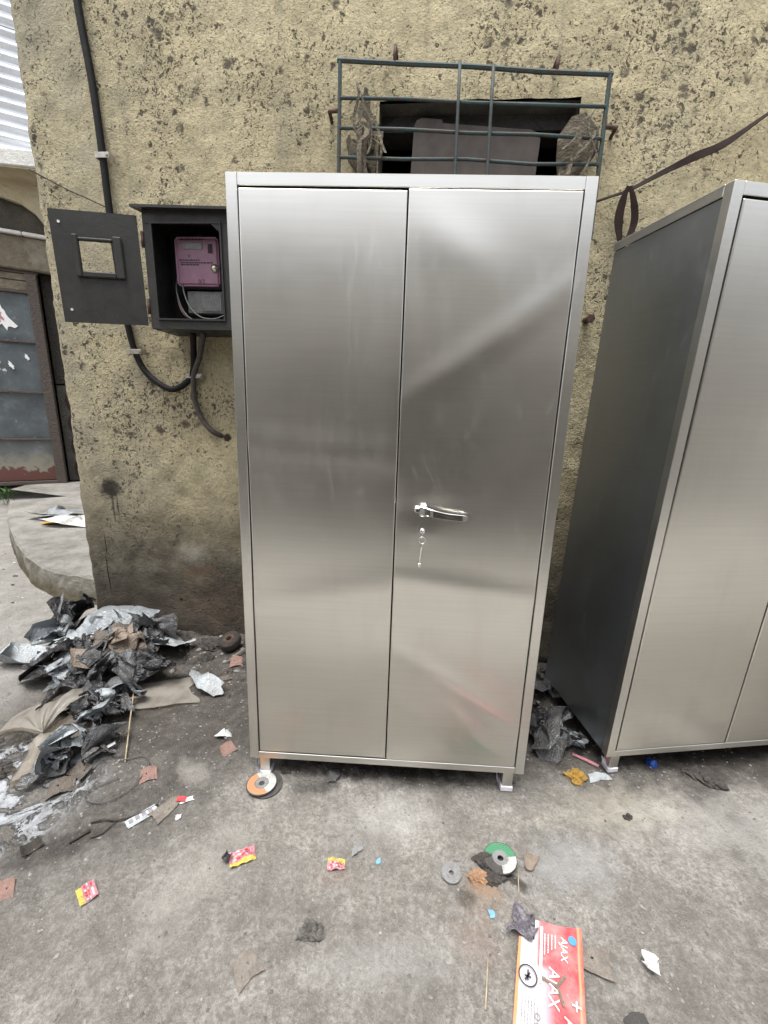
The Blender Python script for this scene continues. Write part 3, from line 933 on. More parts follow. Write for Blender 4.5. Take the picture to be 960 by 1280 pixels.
# ------------------------------------------------------------------ things on the wall
# meter box
BX = empty('meter_box', wl(0.645, 0.0, 1.625), WYAW)
tag(BX, 'dark grey metal meter box on the ochre wall with its windowed door swung open', 'meter box')
bw, bh, bd = 0.385, 0.462, 0.20
mb = MB()
mb.box(0, bw, -0.012, -0.002, 0, bh)                       # back
mb.box(0, 0.006, -bd, -0.012, 0, bh)                       # left
mb.box(bw - 0.006, bw, -bd, -0.012, 0, bh)
mb.box(0.006, bw - 0.006, -bd, -0.012, 0, 0.006)
mb.box(0.006, bw - 0.006, -bd, -0.012, bh - 0.006, bh)
body = mb.build('box_body', M['boxpaint'], BX)
mb = MB()
mb.box(0.006, bw - 0.006, -0.016, -0.0125, 0.006, bh - 0.006)
mb.build('box_lining', M['boxin'], BX)
fr = MB()
fy0, fy1 = -bd - 0.004, -bd
fr.box(0, bw, fy0, fy1, 0, 0.042, 0.001)
fr.box(0, bw, fy0, fy1, bh - 0.052, bh, 0.001)
fr.box(0, 0.038, fy0, fy1, 0.042, bh - 0.052, 0.001)
fr.box(bw - 0.045, bw, fy0, fy1, 0.042, bh - 0.052, 0.001)
fr.build('front_frame', M['boxpaint'], BX)
lip = MB()
lip.box(0.036, 0.043, -bd - 0.012, fy0 - 0.0005, 0.036, bh - 0.047)
lip.box(bw - 0.049, bw - 0.042, -bd - 0.012, fy0 - 0.0005, 0.036, bh - 0.047)
lip.box(0.043, bw - 0.049, -bd - 0.012, fy0 - 0.0005, 0.036, 0.043)
lip.box(0.043, bw - 0.049, -bd - 0.012, fy0 - 0.0005, bh - 0.054, bh - 0.047)
lip.build('lip', M['boxpaint'], BX)
cap = MB()
cap.add([(-0.03, -bd - 0.035, bh - 0.002), (bw + 0.01, -bd - 0.035, bh - 0.012), (bw + 0.01, -0.002, bh + 0.012), (-0.004, -0.002, bh + 0.012),
         (-0.03, -bd - 0.035, bh + 0.008), (bw + 0.01, -bd - 0.035, bh - 0.002), (bw + 0.01, -0.002, bh + 0.022), (-0.004, -0.002, bh + 0.022)],
        [(0, 1, 2, 3), (7, 6, 5, 4), (0, 4, 5, 1), (1, 5, 6, 2), (2, 6, 7, 3), (3, 7, 4, 0)])
cap.build('rain_cap', M['boxpaint'], BX)
for z_ in (0.09, 0.35):
    h_ = MB(); h_.tube([(-0.004, -bd - 0.006, z_ - 0.03), (-0.004, -bd - 0.006, z_ + 0.03)], 0.006, 8); h_.build('hinge', M['rust'], BX, True)
gus = MB()
gus.add([(bw - 0.049, -bd - 0.009, bh - 0.054), (bw - 0.085, -bd - 0.009, bh - 0.054), (bw - 0.049, -bd - 0.009, bh - 0.085),
         (bw - 0.049, -bd - 0.006, bh - 0.054), (bw - 0.085, -bd - 0.006, bh - 0.054), (bw - 0.049, -bd - 0.006, bh - 0.085)], [(0, 1, 2), (5, 4, 3), (0, 3, 4, 1), (1, 4, 5, 2), (2, 5, 3, 0)])
gus.build('corner_gusset', M['boxpaint'], BX)
# open door: hinge on the left front edge, swung round past flat
DW, DH = 0.330, 0.425
DR = empty('door', (-0.012, -bd - 0.006, 0.012), parent=BX)
DR.rotation_euler = (0, math.radians(-1.2), math.radians(15))
# door plate spans local x from -DW to 0, with a window opening
wx0, wx1, wz0, wz1 = -0.232, -0.100, 0.200, 0.315
pl = MB()
t_ = 0.004
pl.box(-DW, wx0, -t_, 0, 0, DH); pl.box(wx1, 0, -t_, 0, 0, DH)
pl.box(wx0, wx1, -t_, 0, 0, wz0); pl.box(wx0, wx1, -t_, 0, wz1, DH)
pl.build('door_plate', M['boxpaint'], DR)
wf = MB()
b_ = 0.022
wf.box(wx0 - b_, wx0, -0.016, -t_ - 0.0005, wz0 - b_, wz1 + b_, 0.004)
wf.box(wx1, wx1 + b_ + 0.012, -0.016, -t_ - 0.0005, wz0 - b_, wz1 + b_, 0.004)
wf.box(wx0, wx1, -0.015, -t_ - 0.0005, wz0 - b_, wz0, 0.004)
wf.box(wx0, wx1, -0.015, -t_ - 0.0005, wz1, wz1 + 0.012, 0.004)
wf.build('window_frame', M['boxpaint'], DR)
for x_, z_ in ((-DW + 0.035, DH - 0.045), (-DW + 0.035, 0.05)):
    r_ = MB(); r_.tube([(x_, -0.003, z_), (x_, -0.0065, z_)], 0.0055, 10); r_.build('rivet', M['rivet'], DR)

# meter
MT = empty('electricity_meter', wl(0.700, 0.015, 1.70), WYAW)
tag(MT, 'small electricity meter with a pink label inside the open meter box', 'meter')
y0 = -0.085
cs = MB(); cs.box(0.02, 0.235, y0, -0.004, 0.115, 0.325, 0.008); cs.build('meter_case', M['boxpaint'], MT)
cv = MB(); cv.box(0.028, 0.228, y0 - 0.012, y0 - 0.0005, 0.122, 0.318, 0.012)
cvo = cv.build('pink_cover', M['pink'], MT)
box('display_window', 0.065, 0.155, y0 - 0.0155, y0 - 0.0125, 0.270, 0.296, M['display'], MT, 0.001)
box('port', 0.180, 0.200, y0 - 0.0155, y0 - 0.0125, 0.255, 0.290, M['ink'], MT, 0.001)
sl = MB(); vs_, fs_ = lathe([(0.0, -0.012), (0.008, -0.012), (0.010, -0.008), (0.016, -0.006), (0.018, 0.0)], 16)
sl.add([(x, z, y) for x, y, z in vs_], fs_); sl.build('seal_knob', M['seal'], MT, True, loc=(0.205, y0 - 0.0125, 0.195))
prt = MB()
for z_, x_a, x_b in ((0.305, 0.055, 0.16), (0.224, 0.045, 0.135), (0.214, 0.050, 0.19), (0.206, 0.050, 0.125)):
    x_ = x_a
    while x_ < x_b:
        w_ = rs.uniform(0.006, 0.014); prt.box(x_, x_ + w_, y0 - 0.0132, y0 - 0.0124, z_, z_ + 0.005); x_ += w_ + 0.003
tag(prt.build('label_print', M['ink'], MT), kind='stuff')
text_obj('label_text', '0/2', 0.026, M['ink'], MT, Matrix.Translation((0.125, y0 - 0.0129, 0.132)) @ Matrix.Rotation(math.pi / 2, 4, 'X'))
text_obj('label_text', 'v.', 0.026, M['ink'], MT, Matrix.Translation((0.085, y0 - 0.0129, 0.237)) @ Matrix.Rotation(math.pi / 2, 4, 'X'))
tm = MB(); tm.box(0.055, 0.225, y0 + 0.012, -0.004, 0.012, 0.108, 0.004); tm.build('terminal_cover', M['meterclear'], MT)
pl2 = MB(); pl2.box(0.125, 0.218, y0 + 0.0085, y0 + 0.0115, 0.022, 0.098, 0.001); pl2.build('terminal_label', M['dlight'], MT)
eye = MB(); vs_, fs_ = lathe([(0.006, -0.003), (0.013, -0.003), (0.013, 0.003), (0.006, 0.003), (0.006, -0.003)], 14)
eye.add([(x, z, y) for x, y, z in vs_], fs_); eye.build('hanging_eye', M['boxpaint'], MT, loc=(0.125, y0 + 0.02, 0.331))

# loose wires in the box
wires = [('wire_brown', 'brown wire looping up the left side inside the meter box', [(0.70, 0.06, 1.86), (0.715, 0.10, 1.80), (0.745, 0.13, 1.72), (0.80, 0.14, 1.675), (0.90, 0.13, 1.672), (0.955, 0.10, 1.69)]),
         ('wire_grey', 'grey wire beside the brown one inside the meter box', [(0.705, 0.07, 1.865), (0.722, 0.115, 1.80), (0.76, 0.14, 1.715), (0.82, 0.15, 1.672), (0.93, 0.12, 1.678)]),
         ('wire_grey', 'rightmost grey wire curving below the pink meter', [(0.745, 0.10, 1.85), (0.765, 0.13, 1.79), (0.80, 0.15, 1.725), (0.85, 0.155, 1.685), (0.91, 0.15, 1.68), (0.95, 0.13, 1.70)])]
for mt, lab, pp in wires:
    o = MB().tube(curve_pts([wl(*p) for p in pp], 6), 0.0035, 6).build('wire', M[mt], None, True)
    tag(o, lab, 'wire')

# cables
c1 = [(0.315, 0.02, 3.4), (0.332, 0.02, 2.937), (0.36, 0.02, 2.632), (0.372, 0.022, 2.364), (0.376, 0.022, 2.158), (0.388, 0.02, 1.90), (0.402, 0.02, 1.69), (0.428, 0.02, 1.548), (0.472, 0.02, 1.454),
      (0.55, 0.022, 1.391), (0.612, 0.024, 1.373), (0.678, 0.026, 1.402), (0.722, 0.030, 1.450), (0.745, 0.05, 1.53), (0.765, 0.08, 1.60), (0.775, 0.10, 1.628)]
o = MB().tube(curve_pts([wl(*p) for p in c1], 6), [0.0155] * 6 * 6 + [0.0145] * 200, 10).build('power_cable', M['cable'], None, True)
tag(o, 'thick black cable running down the wall behind the meter box door and looping under it', 'cable')
c2 = [(0.835, 0.11, 1.628), (0.815, 0.09, 1.60), (0.775, 0.05, 1.53), (0.735, 0.038, 1.448), (0.722, 0.03, 1.38), (0.722, 0.024, 1.315), (0.755, 0.022, 1.225), (0.815, 0.018, 1.165), (0.86, -0.04, 1.142)]
o = MB().tube(curve_pts([wl(*p) for p in c2], 6), 0.0135, 10).build('power_cable', M['cable2'], None, True)
tag(o, 'dusty cable dropping from the meter box bottom into a hole in the wall', 'cable')
for s_, z_, w_, lab in ((0.374, 2.364, 0.05, 'pale tin cable clip above the open meter box door'), (0.430, 1.545, 0.06, 'tin cable clip just below the open meter box door'),
                        (0.727, 1.440, 0.065, 'tin clip where two cables meet under the meter box')):
    m_ = MB()
    m_.box(-w_ / 2, w_ / 2 + 0.015, -0.042, -0.039, -0.011, 0.011, 0.0008)
    m_.box(-w_ / 2, -w_ / 2 + 0.003, -0.039, 0.01, -0.011, 0.011)
    m_.box(w_ / 2 + 0.012, w_ / 2 + 0.015, -0.039, 0.01, -0.011, 0.011)
    m_.tube([(w_ / 2 + 0.006, -0.043, 0), (w_ / 2 + 0.006, -0.048, 0)], 0.006, 8)
    o = m_.build('cable_clip', M['clip'], None, loc=wl(s_, 0.0, z_), rot=(0, 0, WYAW)); tag(o, lab, 'clip')
o = MB().tube(curve_pts([wl(*p) for p in [(0.0, 0.012, 2.325), (0.09, 0.012, 2.283), (0.187, 0.013, 2.239), (0.28, 0.014, 2.203), (0.37, 0.02, 2.165)]], 5), 0.003, 6).build('thin_wire', M['twig'], None, True)
tag(o, 'thin dark wire slanting from the wall corner to the black cable', 'wire')

# brown strap
def ribbon(name, label, cat, pts, widths, twist, mat):
    pts = curve_pts([wl(*p) for p in pts], 8)
    n_ = len(pts); vs = []; fs = []
    for i, p in enumerate(pts):
        f = i / (n_ - 1) * (len(widths) - 1); k = min(int(f), len(widths) - 2); q = f - k
        w = widths[k] * (1 - q) + widths[k + 1] * q
        tw = twist[k] * (1 - q) + twist[k + 1] * q
        t = (pts[min(i + 1, n_ - 1)] - pts[max(i - 1, 0)]).normalized()
        nrm = Vector((0.08, 1, 0)).normalized()
        u = t.cross(nrm).normalized()
        d = u * math.cos(tw) + nrm * math.sin(tw)
        e = t.cross(d).normalized() * 0.002
        vs += [p + d * w / 2 - e, p - d * w / 2 - e, p - d * w / 2 + e, p + d * w / 2 + e]
    for i in range(n_ - 1):
        for k in range(4):
            fs.append((4 * i + k, 4 * i + (k + 1) % 4, 4 * i + 4 + (k + 1) % 4, 4 * i + 4 + k))
    o = mobj(name, vs, fs, mat)
    return tag(o, label, cat)


ribbon('strap', 'long flat brown strap strung along the wall above the right cabinet', 'strap',
       [(1.6, 0.05, 1.95), (2.2, 0.045, 2.06), (2.534, 0.045, 2.18), (2.645, 0.045, 2.217), (2.773, 0.045, 2.281), (2.885, 0.045, 2.334), (2.981, 0.045, 2.374), (3.12, 0.045, 2.471), (3.5, 0.05, 2.75), (4.2, 0.05, 3.2)],
       [0.014, 0.014, 0.012, 0.014, 0.020, 0.030, 0.028, 0.016, 0.015, 0.014], [0.5, 0.5, 0.8, 0.6, 0.25, 0.1, 0.3, 0.9, 0.6, 0.5], M['strap'])
ribbon('strap_loop', 'short brown strap end hanging in a loop from the long strap', 'strap',
       [(2.640, 0.055, 2.228), (2.625, 0.058, 2.17), (2.622, 0.058, 2.10), (2.644, 0.058, 2.01), (2.657, 0.06, 2.01), (2.682, 0.061, 2.09), (2.672, 0.06, 2.16), (2.648, 0.055, 2.228)],
       [0.012, 0.03, 0.038, 0.02, 0.018, 0.028, 0.026, 0.012], [0.2, 0.1, 0.2, 0.6, 1.0, 0.7, 0.5, 0.2], M['strap'])
m_ = MB(); m_.tube([(0, 0.03, 0), (0.0, -0.045, -0.003)], 0.013, 10); m_.tube([(0, -0.046, -0.003), (0.0, -0.054, -0.003)], 0.019, 6)
o = m_.build('rusty_bolt', M['rust'], None, loc=wl(2.565, 0, 1.734)); tag(o, 'rusty bolt sticking out of the wall between the two cabinets', 'bolt')

# ------------------------------------------------------------------ steel cabinets
CW, CD, LEG, HB = 0.974, 0.475, 0.0846, 1.83
FW = 0.031


def plate(name, x0, x1, y, z0, z1, thick, mat, parent, nx=2, nz=2, bulge=None, edge=0.0018, roll=0.002):
    """a sheet-metal panel facing -y: gently uneven front, rolled edges, returned sides; UVs along x"""
    xs = np.concatenate([[x0, x0 + edge, x0 + 2 * edge], np.linspace(x0 + edge, x1 - edge, nx + 1)[1:-1], [x1 - 2 * edge, x1 - edge, x1]])
    zs = np.concatenate([[z0, z0 + edge, z0 + 2 * edge], np.linspace(z0 + edge, z1 - edge, nz + 1)[1:-1], [z1 - 2 * edge, z1 - edge, z1]])
    X, Z = np.meshgrid(xs, zs)
    Y = np.full_like(X, y)
    if bulge is not None: Y = Y - bulge(X, Z)
    Y[0, :] += roll; Y[-1, :] += roll; Y[1:-1, 0] += roll; Y[1:-1, -1] += roll
    nX, nZ = len(xs), len(zs)
    vs = np.stack([X, Y, Z], -1).reshape(-1, 3).tolist()
    fs = []
    for j in range(nZ - 1):
        for i in range(nX - 1):
            a = j * nX + i
            fs.append((a, a + 1, a + nX + 1, a + nX))
    ring = [i for i in range(nX)] + [j * nX + nX - 1 for j in range(1, nZ)] + [(nZ - 1) * nX + i for i in range(nX - 2, -1, -1)] + [j * nX for j in range(nZ - 2, 0, -1)]
    b = len(vs)
    for r_ in ring: vs.append(tuple(vs[r_]))
    b2 = len(vs)
    for r_ in ring: vs.append((vs[r_][0], y + thick, vs[r_][2]))
    k = len(ring)
    for i in range(k): fs.append((b + i, b2 + i, b2 + (i + 1) % k, b + (i + 1) % k))
    uv = [(v[0], v[2]) for v in vs]
    return mobj(name, vs, fs, mat, parent, True, uvs=uv)


def uvbox(name, x0, x1, y0, y1, z0, z1, mat, parent, bev=0.0015):
    m_ = MB().box(x0, x1, y0, y1, z0, z1, bev)
    uv = [(v[0] + v[1], v[2]) for v in m_.v]
    return mobj(name, m_.v, m_.f, mat, parent, uvs=uv)


def side_plate(name, x, sgn, y0, y1, z0, z1, mat, parent, bulge=None):
    """panel in the x = const plane facing sgn*x"""
    ys = np.linspace(y0, y1, 15); zs = np.linspace(z0, z1, 36)
    Yg, Zg = np.meshgrid(ys, zs)
    B = bulge(Yg, Zg) if bulge is not None else 0 * Yg
    w = np.sin(np.pi * (Yg - y0) / (y1 - y0)) * np.sin(np.pi * (Zg - z0) / (z1 - z0))
    X = x + sgn * B * w ** 0.5
    vs = np.stack([X, Yg, Zg], -1).reshape(-1, 3).tolist()
    fs = []
    for j in range(35):
        for i in range(14):
            a = j * 15 + i
            fs.append((a, a + 1, a + 16, a + 15))
    uv = [(v[1], v[2]) for v in vs]
    return mobj(name, vs, fs, mat, parent, True, uvs=uv)


def cabinet(loc, rot, label, kind):
    root = empty('steel_cabinet', loc, rot=rot)
    tag(root, label, 'cabinet')
    z0, z1 = LEG, LEG + HB
    st = M['steel_trim']
    # carcass
    m_ = MB()
    m_.box(0.006, CW - 0.006, 0.035, CD - 0.004, z0 + 0.004, z0 + 0.012)
    m_.box(0.006, CW - 0.006, CD - 0.010, CD - 0.004, z0 + 0.012, z1 - 0.012)
    m_.box(0.006, CW - 0.006, 0.035, 0.040, z0 + 0.012, z1 - 0.012)
    mobj('carcass', m_.v, m_.f, M['gap'], root)
    sb = lambda Y, Z: 0.0035 * vnoise(Y * 4, Z * 3, 3 + kind) + 0.002 * vnoise(Y * 9, Z * 6, 9 + kind)
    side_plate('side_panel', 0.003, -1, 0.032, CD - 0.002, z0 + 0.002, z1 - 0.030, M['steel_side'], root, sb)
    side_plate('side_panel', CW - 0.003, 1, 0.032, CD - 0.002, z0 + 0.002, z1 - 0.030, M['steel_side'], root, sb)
    # top with a folded-down rim
    tp = MB()
    tp.box(-0.001, CW + 0.001, 0.028, CD, z1 - 0.004, z1, 0.001)
    tp.box(-0.001, 0.003, 0.030, CD, z1 - 0.028, z1 - 0.0042, 0.0008)
    tp.box(CW - 0.003, CW + 0.001, 0.030, CD, z1 - 0.028, z1 - 0.0042, 0.0008)
    mobj('top_panel', tp.v, tp.f, st, root, uvs=[(v[0] + v[1], v[2]) for v in tp.v])
    # front frame: stiles and rails
    uvbox('stile', 0.0, FW, 0.0, 0.030, z0, z1, st, root)
    uvbox('stile', CW - FW, CW, 0.0, 0.030, z0, z1, st, root)
    uvbox('rail', FW + 0.0003, CW - FW - 0.0003, 0.0008, 0.030, z1 - FW, z1, st, root)
    uvbox('rail', FW + 0.0003, CW - FW - 0.0003, 0.0008, 0.030, z0, z0 + 0.026, st, root)
    # doors
    xm = CW / 2
    dz0, dz1 = z0 + 0.029, z1 - FW - 0.004

    def g(X, Z, cx, cz, sx, sz, a, ang=0.0):
        c, s = math.cos(ang), math.sin(ang)
        u = (X - cx) * c + (Z - cz) * s; v = -(X - cx) * s + (Z - cz) * c
        return a * np.exp(-(u / sx) ** 2 - (v / sz) ** 2)

    def bulge_l(X, Z):
        b = 0.0052 * vnoise(X * 2.6, Z * 1.7, 61 + kind) + 0.0016 * vnoise(X * 6, Z * 4.2, 67 + kind)
        if kind == 0:
            b = b + g(X, Z, 0.24, 1.20, 0.5, 0.045, 0.0046, -0.06) + g(X, Z, 0.30, 0.72, 0.5, 0.06, 0.0036, 0.22)
            b = b + g(X, Z, 0.16, 0.20, 0.22, 0.025, 0.0026, 0.7) + g(X, Z, 0.36, 0.20, 0.22, 0.025, 0.0026, 0.8)
        return b

    def bulge_r(X, Z):
        b = 0.0048 * vnoise(X * 2.6 + 5, Z * 1.7, 71 + kind) + 0.0016 * vnoise(X * 6, Z * 4.2, 77 + kind)
        if kind == 0:
            b = b + g(X, Z, 0.72, 1.50, 0.36, 0.040, 0.0042, 0.62)          # long diagonal crease
            b = b + g(X, Z, 0.62, 1.74, 0.14, 0.07, 0.0035, -0.6)
            b = b + g(X, Z, 0.70, 0.77, 0.40, 0.035, 0.0036, -0.10)
            b = b + g(X, Z, 0.74, 0.40, 0.28, 0.034, 0.0052, -0.55)
            b = b + g(X, Z, 0.64, 0.24, 0.24, 0.022, 0.0026, -0.85) + g(X, Z, 0.80, 0.22, 0.20, 0.02, 0.0022, -0.85)
            b = b - g(X, Z, 0.60, 1.02, 0.09, 0.035, 0.0030) + g(X, Z, 0.58, 0.95, 0.04, 0.03, 0.0010)
        return b

    dl = plate('door', FW + 0.0045, xm - 0.0022, -0.001, dz0 + 0.001, dz1 - 0.004, 0.022, M['steel'], root, 34, 92, bulge_l)
    dr = plate('door', xm + 0.0022, CW - FW - 0.0045, -0.001, dz0, dz1, 0.022, M['steel'], root, 34, 92, bulge_r)
    # lever handle on the right door
    hm = MB()
    path = curve_pts([(0.560, -0.014, 1.022), (0.580, -0.022, 1.021), (0.605, -0.028, 1.016), (0.64, -0.028, 1.010), (0.68, -0.026, 1.007), (0.704, -0.023, 1.006)], 6)
    n_ = len(path); vs = []; fs = []
    for i, p in enumerate(path):
        q = i / (n_ - 1)
        hh = 0.0125 * (1 - 0.30 * q) if q < 0.93 else 0.00875 * (1 - ((q - 0.93) / 0.075) ** 2) ** 0.5 if q < 1 else 0.003
        th = 0.0028
        bv = 0.0012
        for dy, dz in ((-th, -hh + bv), (-th, hh - bv), (-th + bv, hh), (th - bv, hh), (th, hh - bv), (th, -hh + bv), (th - bv, -hh), (-th + bv, -hh)):
            vs.append((p.x, p.y + dy, p.z + dz))
    for i in range(n_ - 1):
        for a in range(8):
            fs.append((i * 8 + a, i * 8 + (a + 1) % 8, i * 8 + 8 + (a + 1) % 8, i * 8 + 8 + a))
    fs.append(tuple(range(8))[::-1]); fs.append(tuple((n_ - 1) * 8 + a for a in range(8)))
    mobj('handle', vs, fs, M['chrome'], dr)
    ep = MB(); ep.box(0.561, 0.581, -0.018, -0.004, 1.004, 1.040, 0.003); ep.box(0.545, 0.5605, -0.012, -0.004, 1.014, 1.031, 0.003)
    ep.build('handle_plate', M['chrome'], dr)
    lk = MB(); vs_, fs_ = lathe([(0.0, -0.013), (0.0065, -0.013), (0.0085, -0.010), (0.0095, 0.0)], 16)
    lk.add([(x, z, y) for x, y, z in vs_], fs_); lk.build('lock', M['chrome'], dr, True, loc=(0.572, -0.004, 0.957))
    # legs with torn white film left on the feet
    for fx in (0.031, CW - 0.031 - 0.036):
        for fy in (0.012, CD - 0.052):
            lg = uvbox('leg', fx, fx + 0.036, fy, fy + 0.036, 0.006, z0 - 0.0005, st, root)
            fm_ = MB()
            fm_.box(fx - 0.003, fx + 0.039, fy - 0.003, fy + 0.039, 0.0, 0.020, 0.002)
            # loose flap of the film
            x_ = fx - 0.0035
            fl = [(x_, fy - 0.004, 0.004), (x_ - 0.006, fy - 0.006, 0.018), (x_ - 0.013, fy - 0.004, 0.036), (x_ - 0.012, fy + 0.006, 0.055)]
            vs = []
            for p in fl: vs += [p, (p[0], p[1] + 0.024, p[2] - 0.003)]
            fm_.add(vs, [(2 * i, 2 * i + 1, 2 * i + 3, 2 * i + 2) for i in range(3)])
            fm_.build('foot_film', M['foot'], lg)
    return root


cabA = cabinet((-0.4494, 1.2393, 0), (-0.0247, -0.0030, -0.0366), 'tall two door stainless steel cabinet with chrome lever handle standing alone in the middle', 0)
cabB = cabinet((0.8584, 1.2949, 0.0049), (0.0250, 0.0004, 0.1318), 'tall stainless steel cabinet at the right, turned so its dark side panel shows', 2)
bpy.context.view_layer.update()
# key on a ring hanging from the lock of the middle cabinet
KW = cabA.matrix_world
ke = empty('key', KW @ Vector((0.572, -0.020, 0.952)), rot=(0, 0, -0.0366))
tag(ke, 'small shiny key and ring dangling from the cabinet door lock', 'key')
MB().box(-0.0015, 0.0015, -0.006, 0.010, -0.012, 0.012, 0.0005).build('key_head', M['chrome'], ke)
MB().tube([(0.010 * math.cos(a), -0.004 + 0.002 * math.sin(a), -0.020 + 0.010 * math.sin(a)) for a in np.linspace(0, 2 * math.pi, 17)], 0.0011, 6, cap=False).build('key_ring', M['chrome'], ke, True)
m_ = MB(); m_.tube([(0.0, -0.005, -0.030), (0.002, -0.005, -0.036), (-0.001, -0.005, -0.042)], 0.004, 6)
m_.tube([(-0.001, -0.005, -0.042), (-0.004, -0.005, -0.098)], 0.0017, 6); m_.box(-0.008, -0.0005, -0.0058, -0.0042, -0.108, -0.096, 0.0005)
m_.build('second_key', M['chrome'], ke)

# ------------------------------------------------------------------ workshop across the lane at the far left
FB = empty('workshop_building', (-4.33, 5.46, 0.0), math.radians(27))
tag(FB, 'old workshop with a patched blue sheet door and a corrugated upper wall, far left', 'building')
m_ = MB()
m_.box(-7.0, -1.25, 0.02, 0.25, -0.1, 3.66); m_.box(1.25, 5.0, 0.02, 0.25, -0.1, 3.66)
m_.box(-1.25, 1.25, 0.06, 0.25, 3.10, 3.66)
m_.box(-7.0, 5.0, 0.25, 0.3, 3.66, 6.2); m_.box(-7.0, 5.0, 2.9, 3.0, -0.1, 6.2); m_.box(-7.0, 5.0, 0.3, 2.9, 6.1, 6.2)
m_.box(-7.0, -6.9, 0.3, 2.9, -0.1, 6.1); m_.box(4.9, 5.0, 0.3, 2.9, -0.1, 6.1)
m_.build('wall', M['archgrey'], FB)
# sheet door
dr_ = empty('door', (0, 0, 0), parent=FB)
zz = [0.23, 0.77, 1.35, 1.94, 2.50]
for i in range(4):
    vs, fs = [], []
    nx_, nz_ = 18, 10
    z0_, z1_ = zz[i] + 0.012, zz[i + 1] - 0.012
    for j in range(nz_ + 1):
        for k in range(nx_ + 1):
            x_ = -1.15 + 1.13 * k / nx_; z_ = z0_ + (z1_ - z0_) * j / nz_
            vs.append((x_, 0.02 + 0.012 * float(fbm(x_ * 3, z_ * 3, 90 + i, 2)), z_))
    for j in range(nz_):
        for k in range(nx_):
            a = j * (nx_ + 1) + k
            fs.append((a, a + 1, a + nx_ + 2, a + nx_ + 1))
    mobj('door_sheet', vs, fs, M['doorpeel'] if i == 0 else M['doorblue'], dr_, True)
for cx_, cz_, R_, mt_, yo in ((-0.33, 2.24, 0.15, 'cwhite', 0.003), (-0.36, 2.22, 0.075, 'pinkw', 0.0), (-0.13, 1.76, 0.030, 'cwhite', 0.003), (-0.30, 1.66, 0.032, 'cwhite', 0.003)):
    ol = []
    for q in range(22):
        a = 2 * math.pi * q / 22; r_ = R_ * rs.uniform(0.45, 1.15)
        ol.append((cx_ + r_ * math.cos(a) * 0.8 - 0.5 * r_ * math.sin(a), cz_ + r_ * math.sin(a) * 1.4))
    y_ = 0.002 + yo
    vs = [(cx_, y_, cz_)] + [(x, y_, z) for x, z in ol] + [(x, y_ + 0.03, z) for x, z in ol]
    fs = [(0, 1 + q, 1 + (q + 1) % 22) for q in range(22)] + [(1 + q, 23 + q, 23 + (q + 1) % 22, 1 + (q + 1) % 22) for q in range(22)]
    mobj('poster_remnant', vs, fs, M[mt_], dr_)
for z_ in zz[1:]:
    MB().box(-1.15, -0.021, -0.022, 0.012, z_ - 0.014, z_ + 0.012, 0.004).build('door_bar', M['post'], dr_)
for a, b in ((2.512, 2.62), (2.625, 2.70)):
    MB().box(-1.15, -0.021, -0.005, 0.03, a + 0.004, b, 0.004).build('plank', M['lintel'], dr_)
MB().box(-1.18, 0.0, -0.03, 0.03, 0.19, 0.232, 0.004).build('door_sill', M['post'], dr_)
MB().box(-1.15, 0.10, -0.015, 0.04, 2.705, 2.735, 0.004).build('door_head', M['post'], dr_)
MB().box(-0.02, 0.085, -0.04, 0.05, 0.19, 2.704, 0.006).build('door_post', M['post'], FB)
# recessed dark door with a lens pattern in its lower half
sdv = empty('grille_door', (0, 0, 0), parent=FB)
MB().box(0.086, 1.25, 0.16, 0.2, 1.47, 2.75).build('upper_panel', M['darkwood'], sdv)
MB().box(0.086, 1.25, 0.16, 0.2, 0.2, 1.45).build('lower_panel', M['latticegrey'], sdv)
for r_ in range(4):
    for c_ in range(3):
        cx_ = 0.20 + 0.13 * c_; cz_ = 0.36 + 0.30 * r_
        pr = [(0.055 * math.sin(math.pi * t), -0.13 + 0.26 * t) for t in np.linspace(0, 1, 7)]
        ol = [(cx_ + a * 0.8, cz_ + b) for a, b in pr] + [(cx_ - a * 0.8, cz_ + b) for a, b in pr[::-1]][1:-1]
        k = len(ol)
        vs = [(x, 0.150, z) for x, z in ol] + [(x, 0.159, z) for x, z in ol]
        fs = [tuple(range(k))] + [(i, i + k, (i + 1) % k + k, (i + 1) % k) for i in range(k)]
        mobj('lens_plate', vs, fs, M['lens'], sdv)
MB().box(-1.6, 1.3, -0.06, 0.059, 2.737, 3.09, 0.015).build('lintel', M['lintel'], FB)
for a, b in ((-1.6, 0.02), (0.025, 0.6)):
    MB().box(a, b, -0.10, 0.0, 3.092, 3.13, 0.008).build('ledge', M['slab'], FB)
# cream band whose underside sweeps down at the right, over a dark recess
ol = [(-3.0, 3.66), (2.0, 3.66), (2.0, 3.14), (0.45, 3.14), (0.33, 3.16), (0.25, 3.24), (0.17, 3.35), (0.05, 3.43), (-0.15, 3.47), (-0.6, 3.49), (-3.0, 3.50)]
k = len(ol)
vs = [(x, -0.05, z) for x, z in ol] + [(x, 0.019, z) for x, z in ol]
fs = [tuple(range(k)), tuple(range(k, 2 * k))[::-1]] + [(i, i + k, (i + 1) % k + k, (i + 1) % k) for i in range(k)]
mobj('cream_band', vs, fs, M['cream'], FB)
MB().box(-4.0, 4.0, -0.22, 0.45, 3.665, 3.82, 0.01).build('canopy_slab', M['slab'], FB, loc=(0.22, -0.22, 0), rot=(0, 0, math.radians(-18)))
MB().box(-3.9, 3.9, -0.20, 0.40, 3.650, 3.664).build('slab_soffit', M['cream'], FB, loc=(0.22, -0.22, 0), rot=(0, 0, math.radians(-18)))
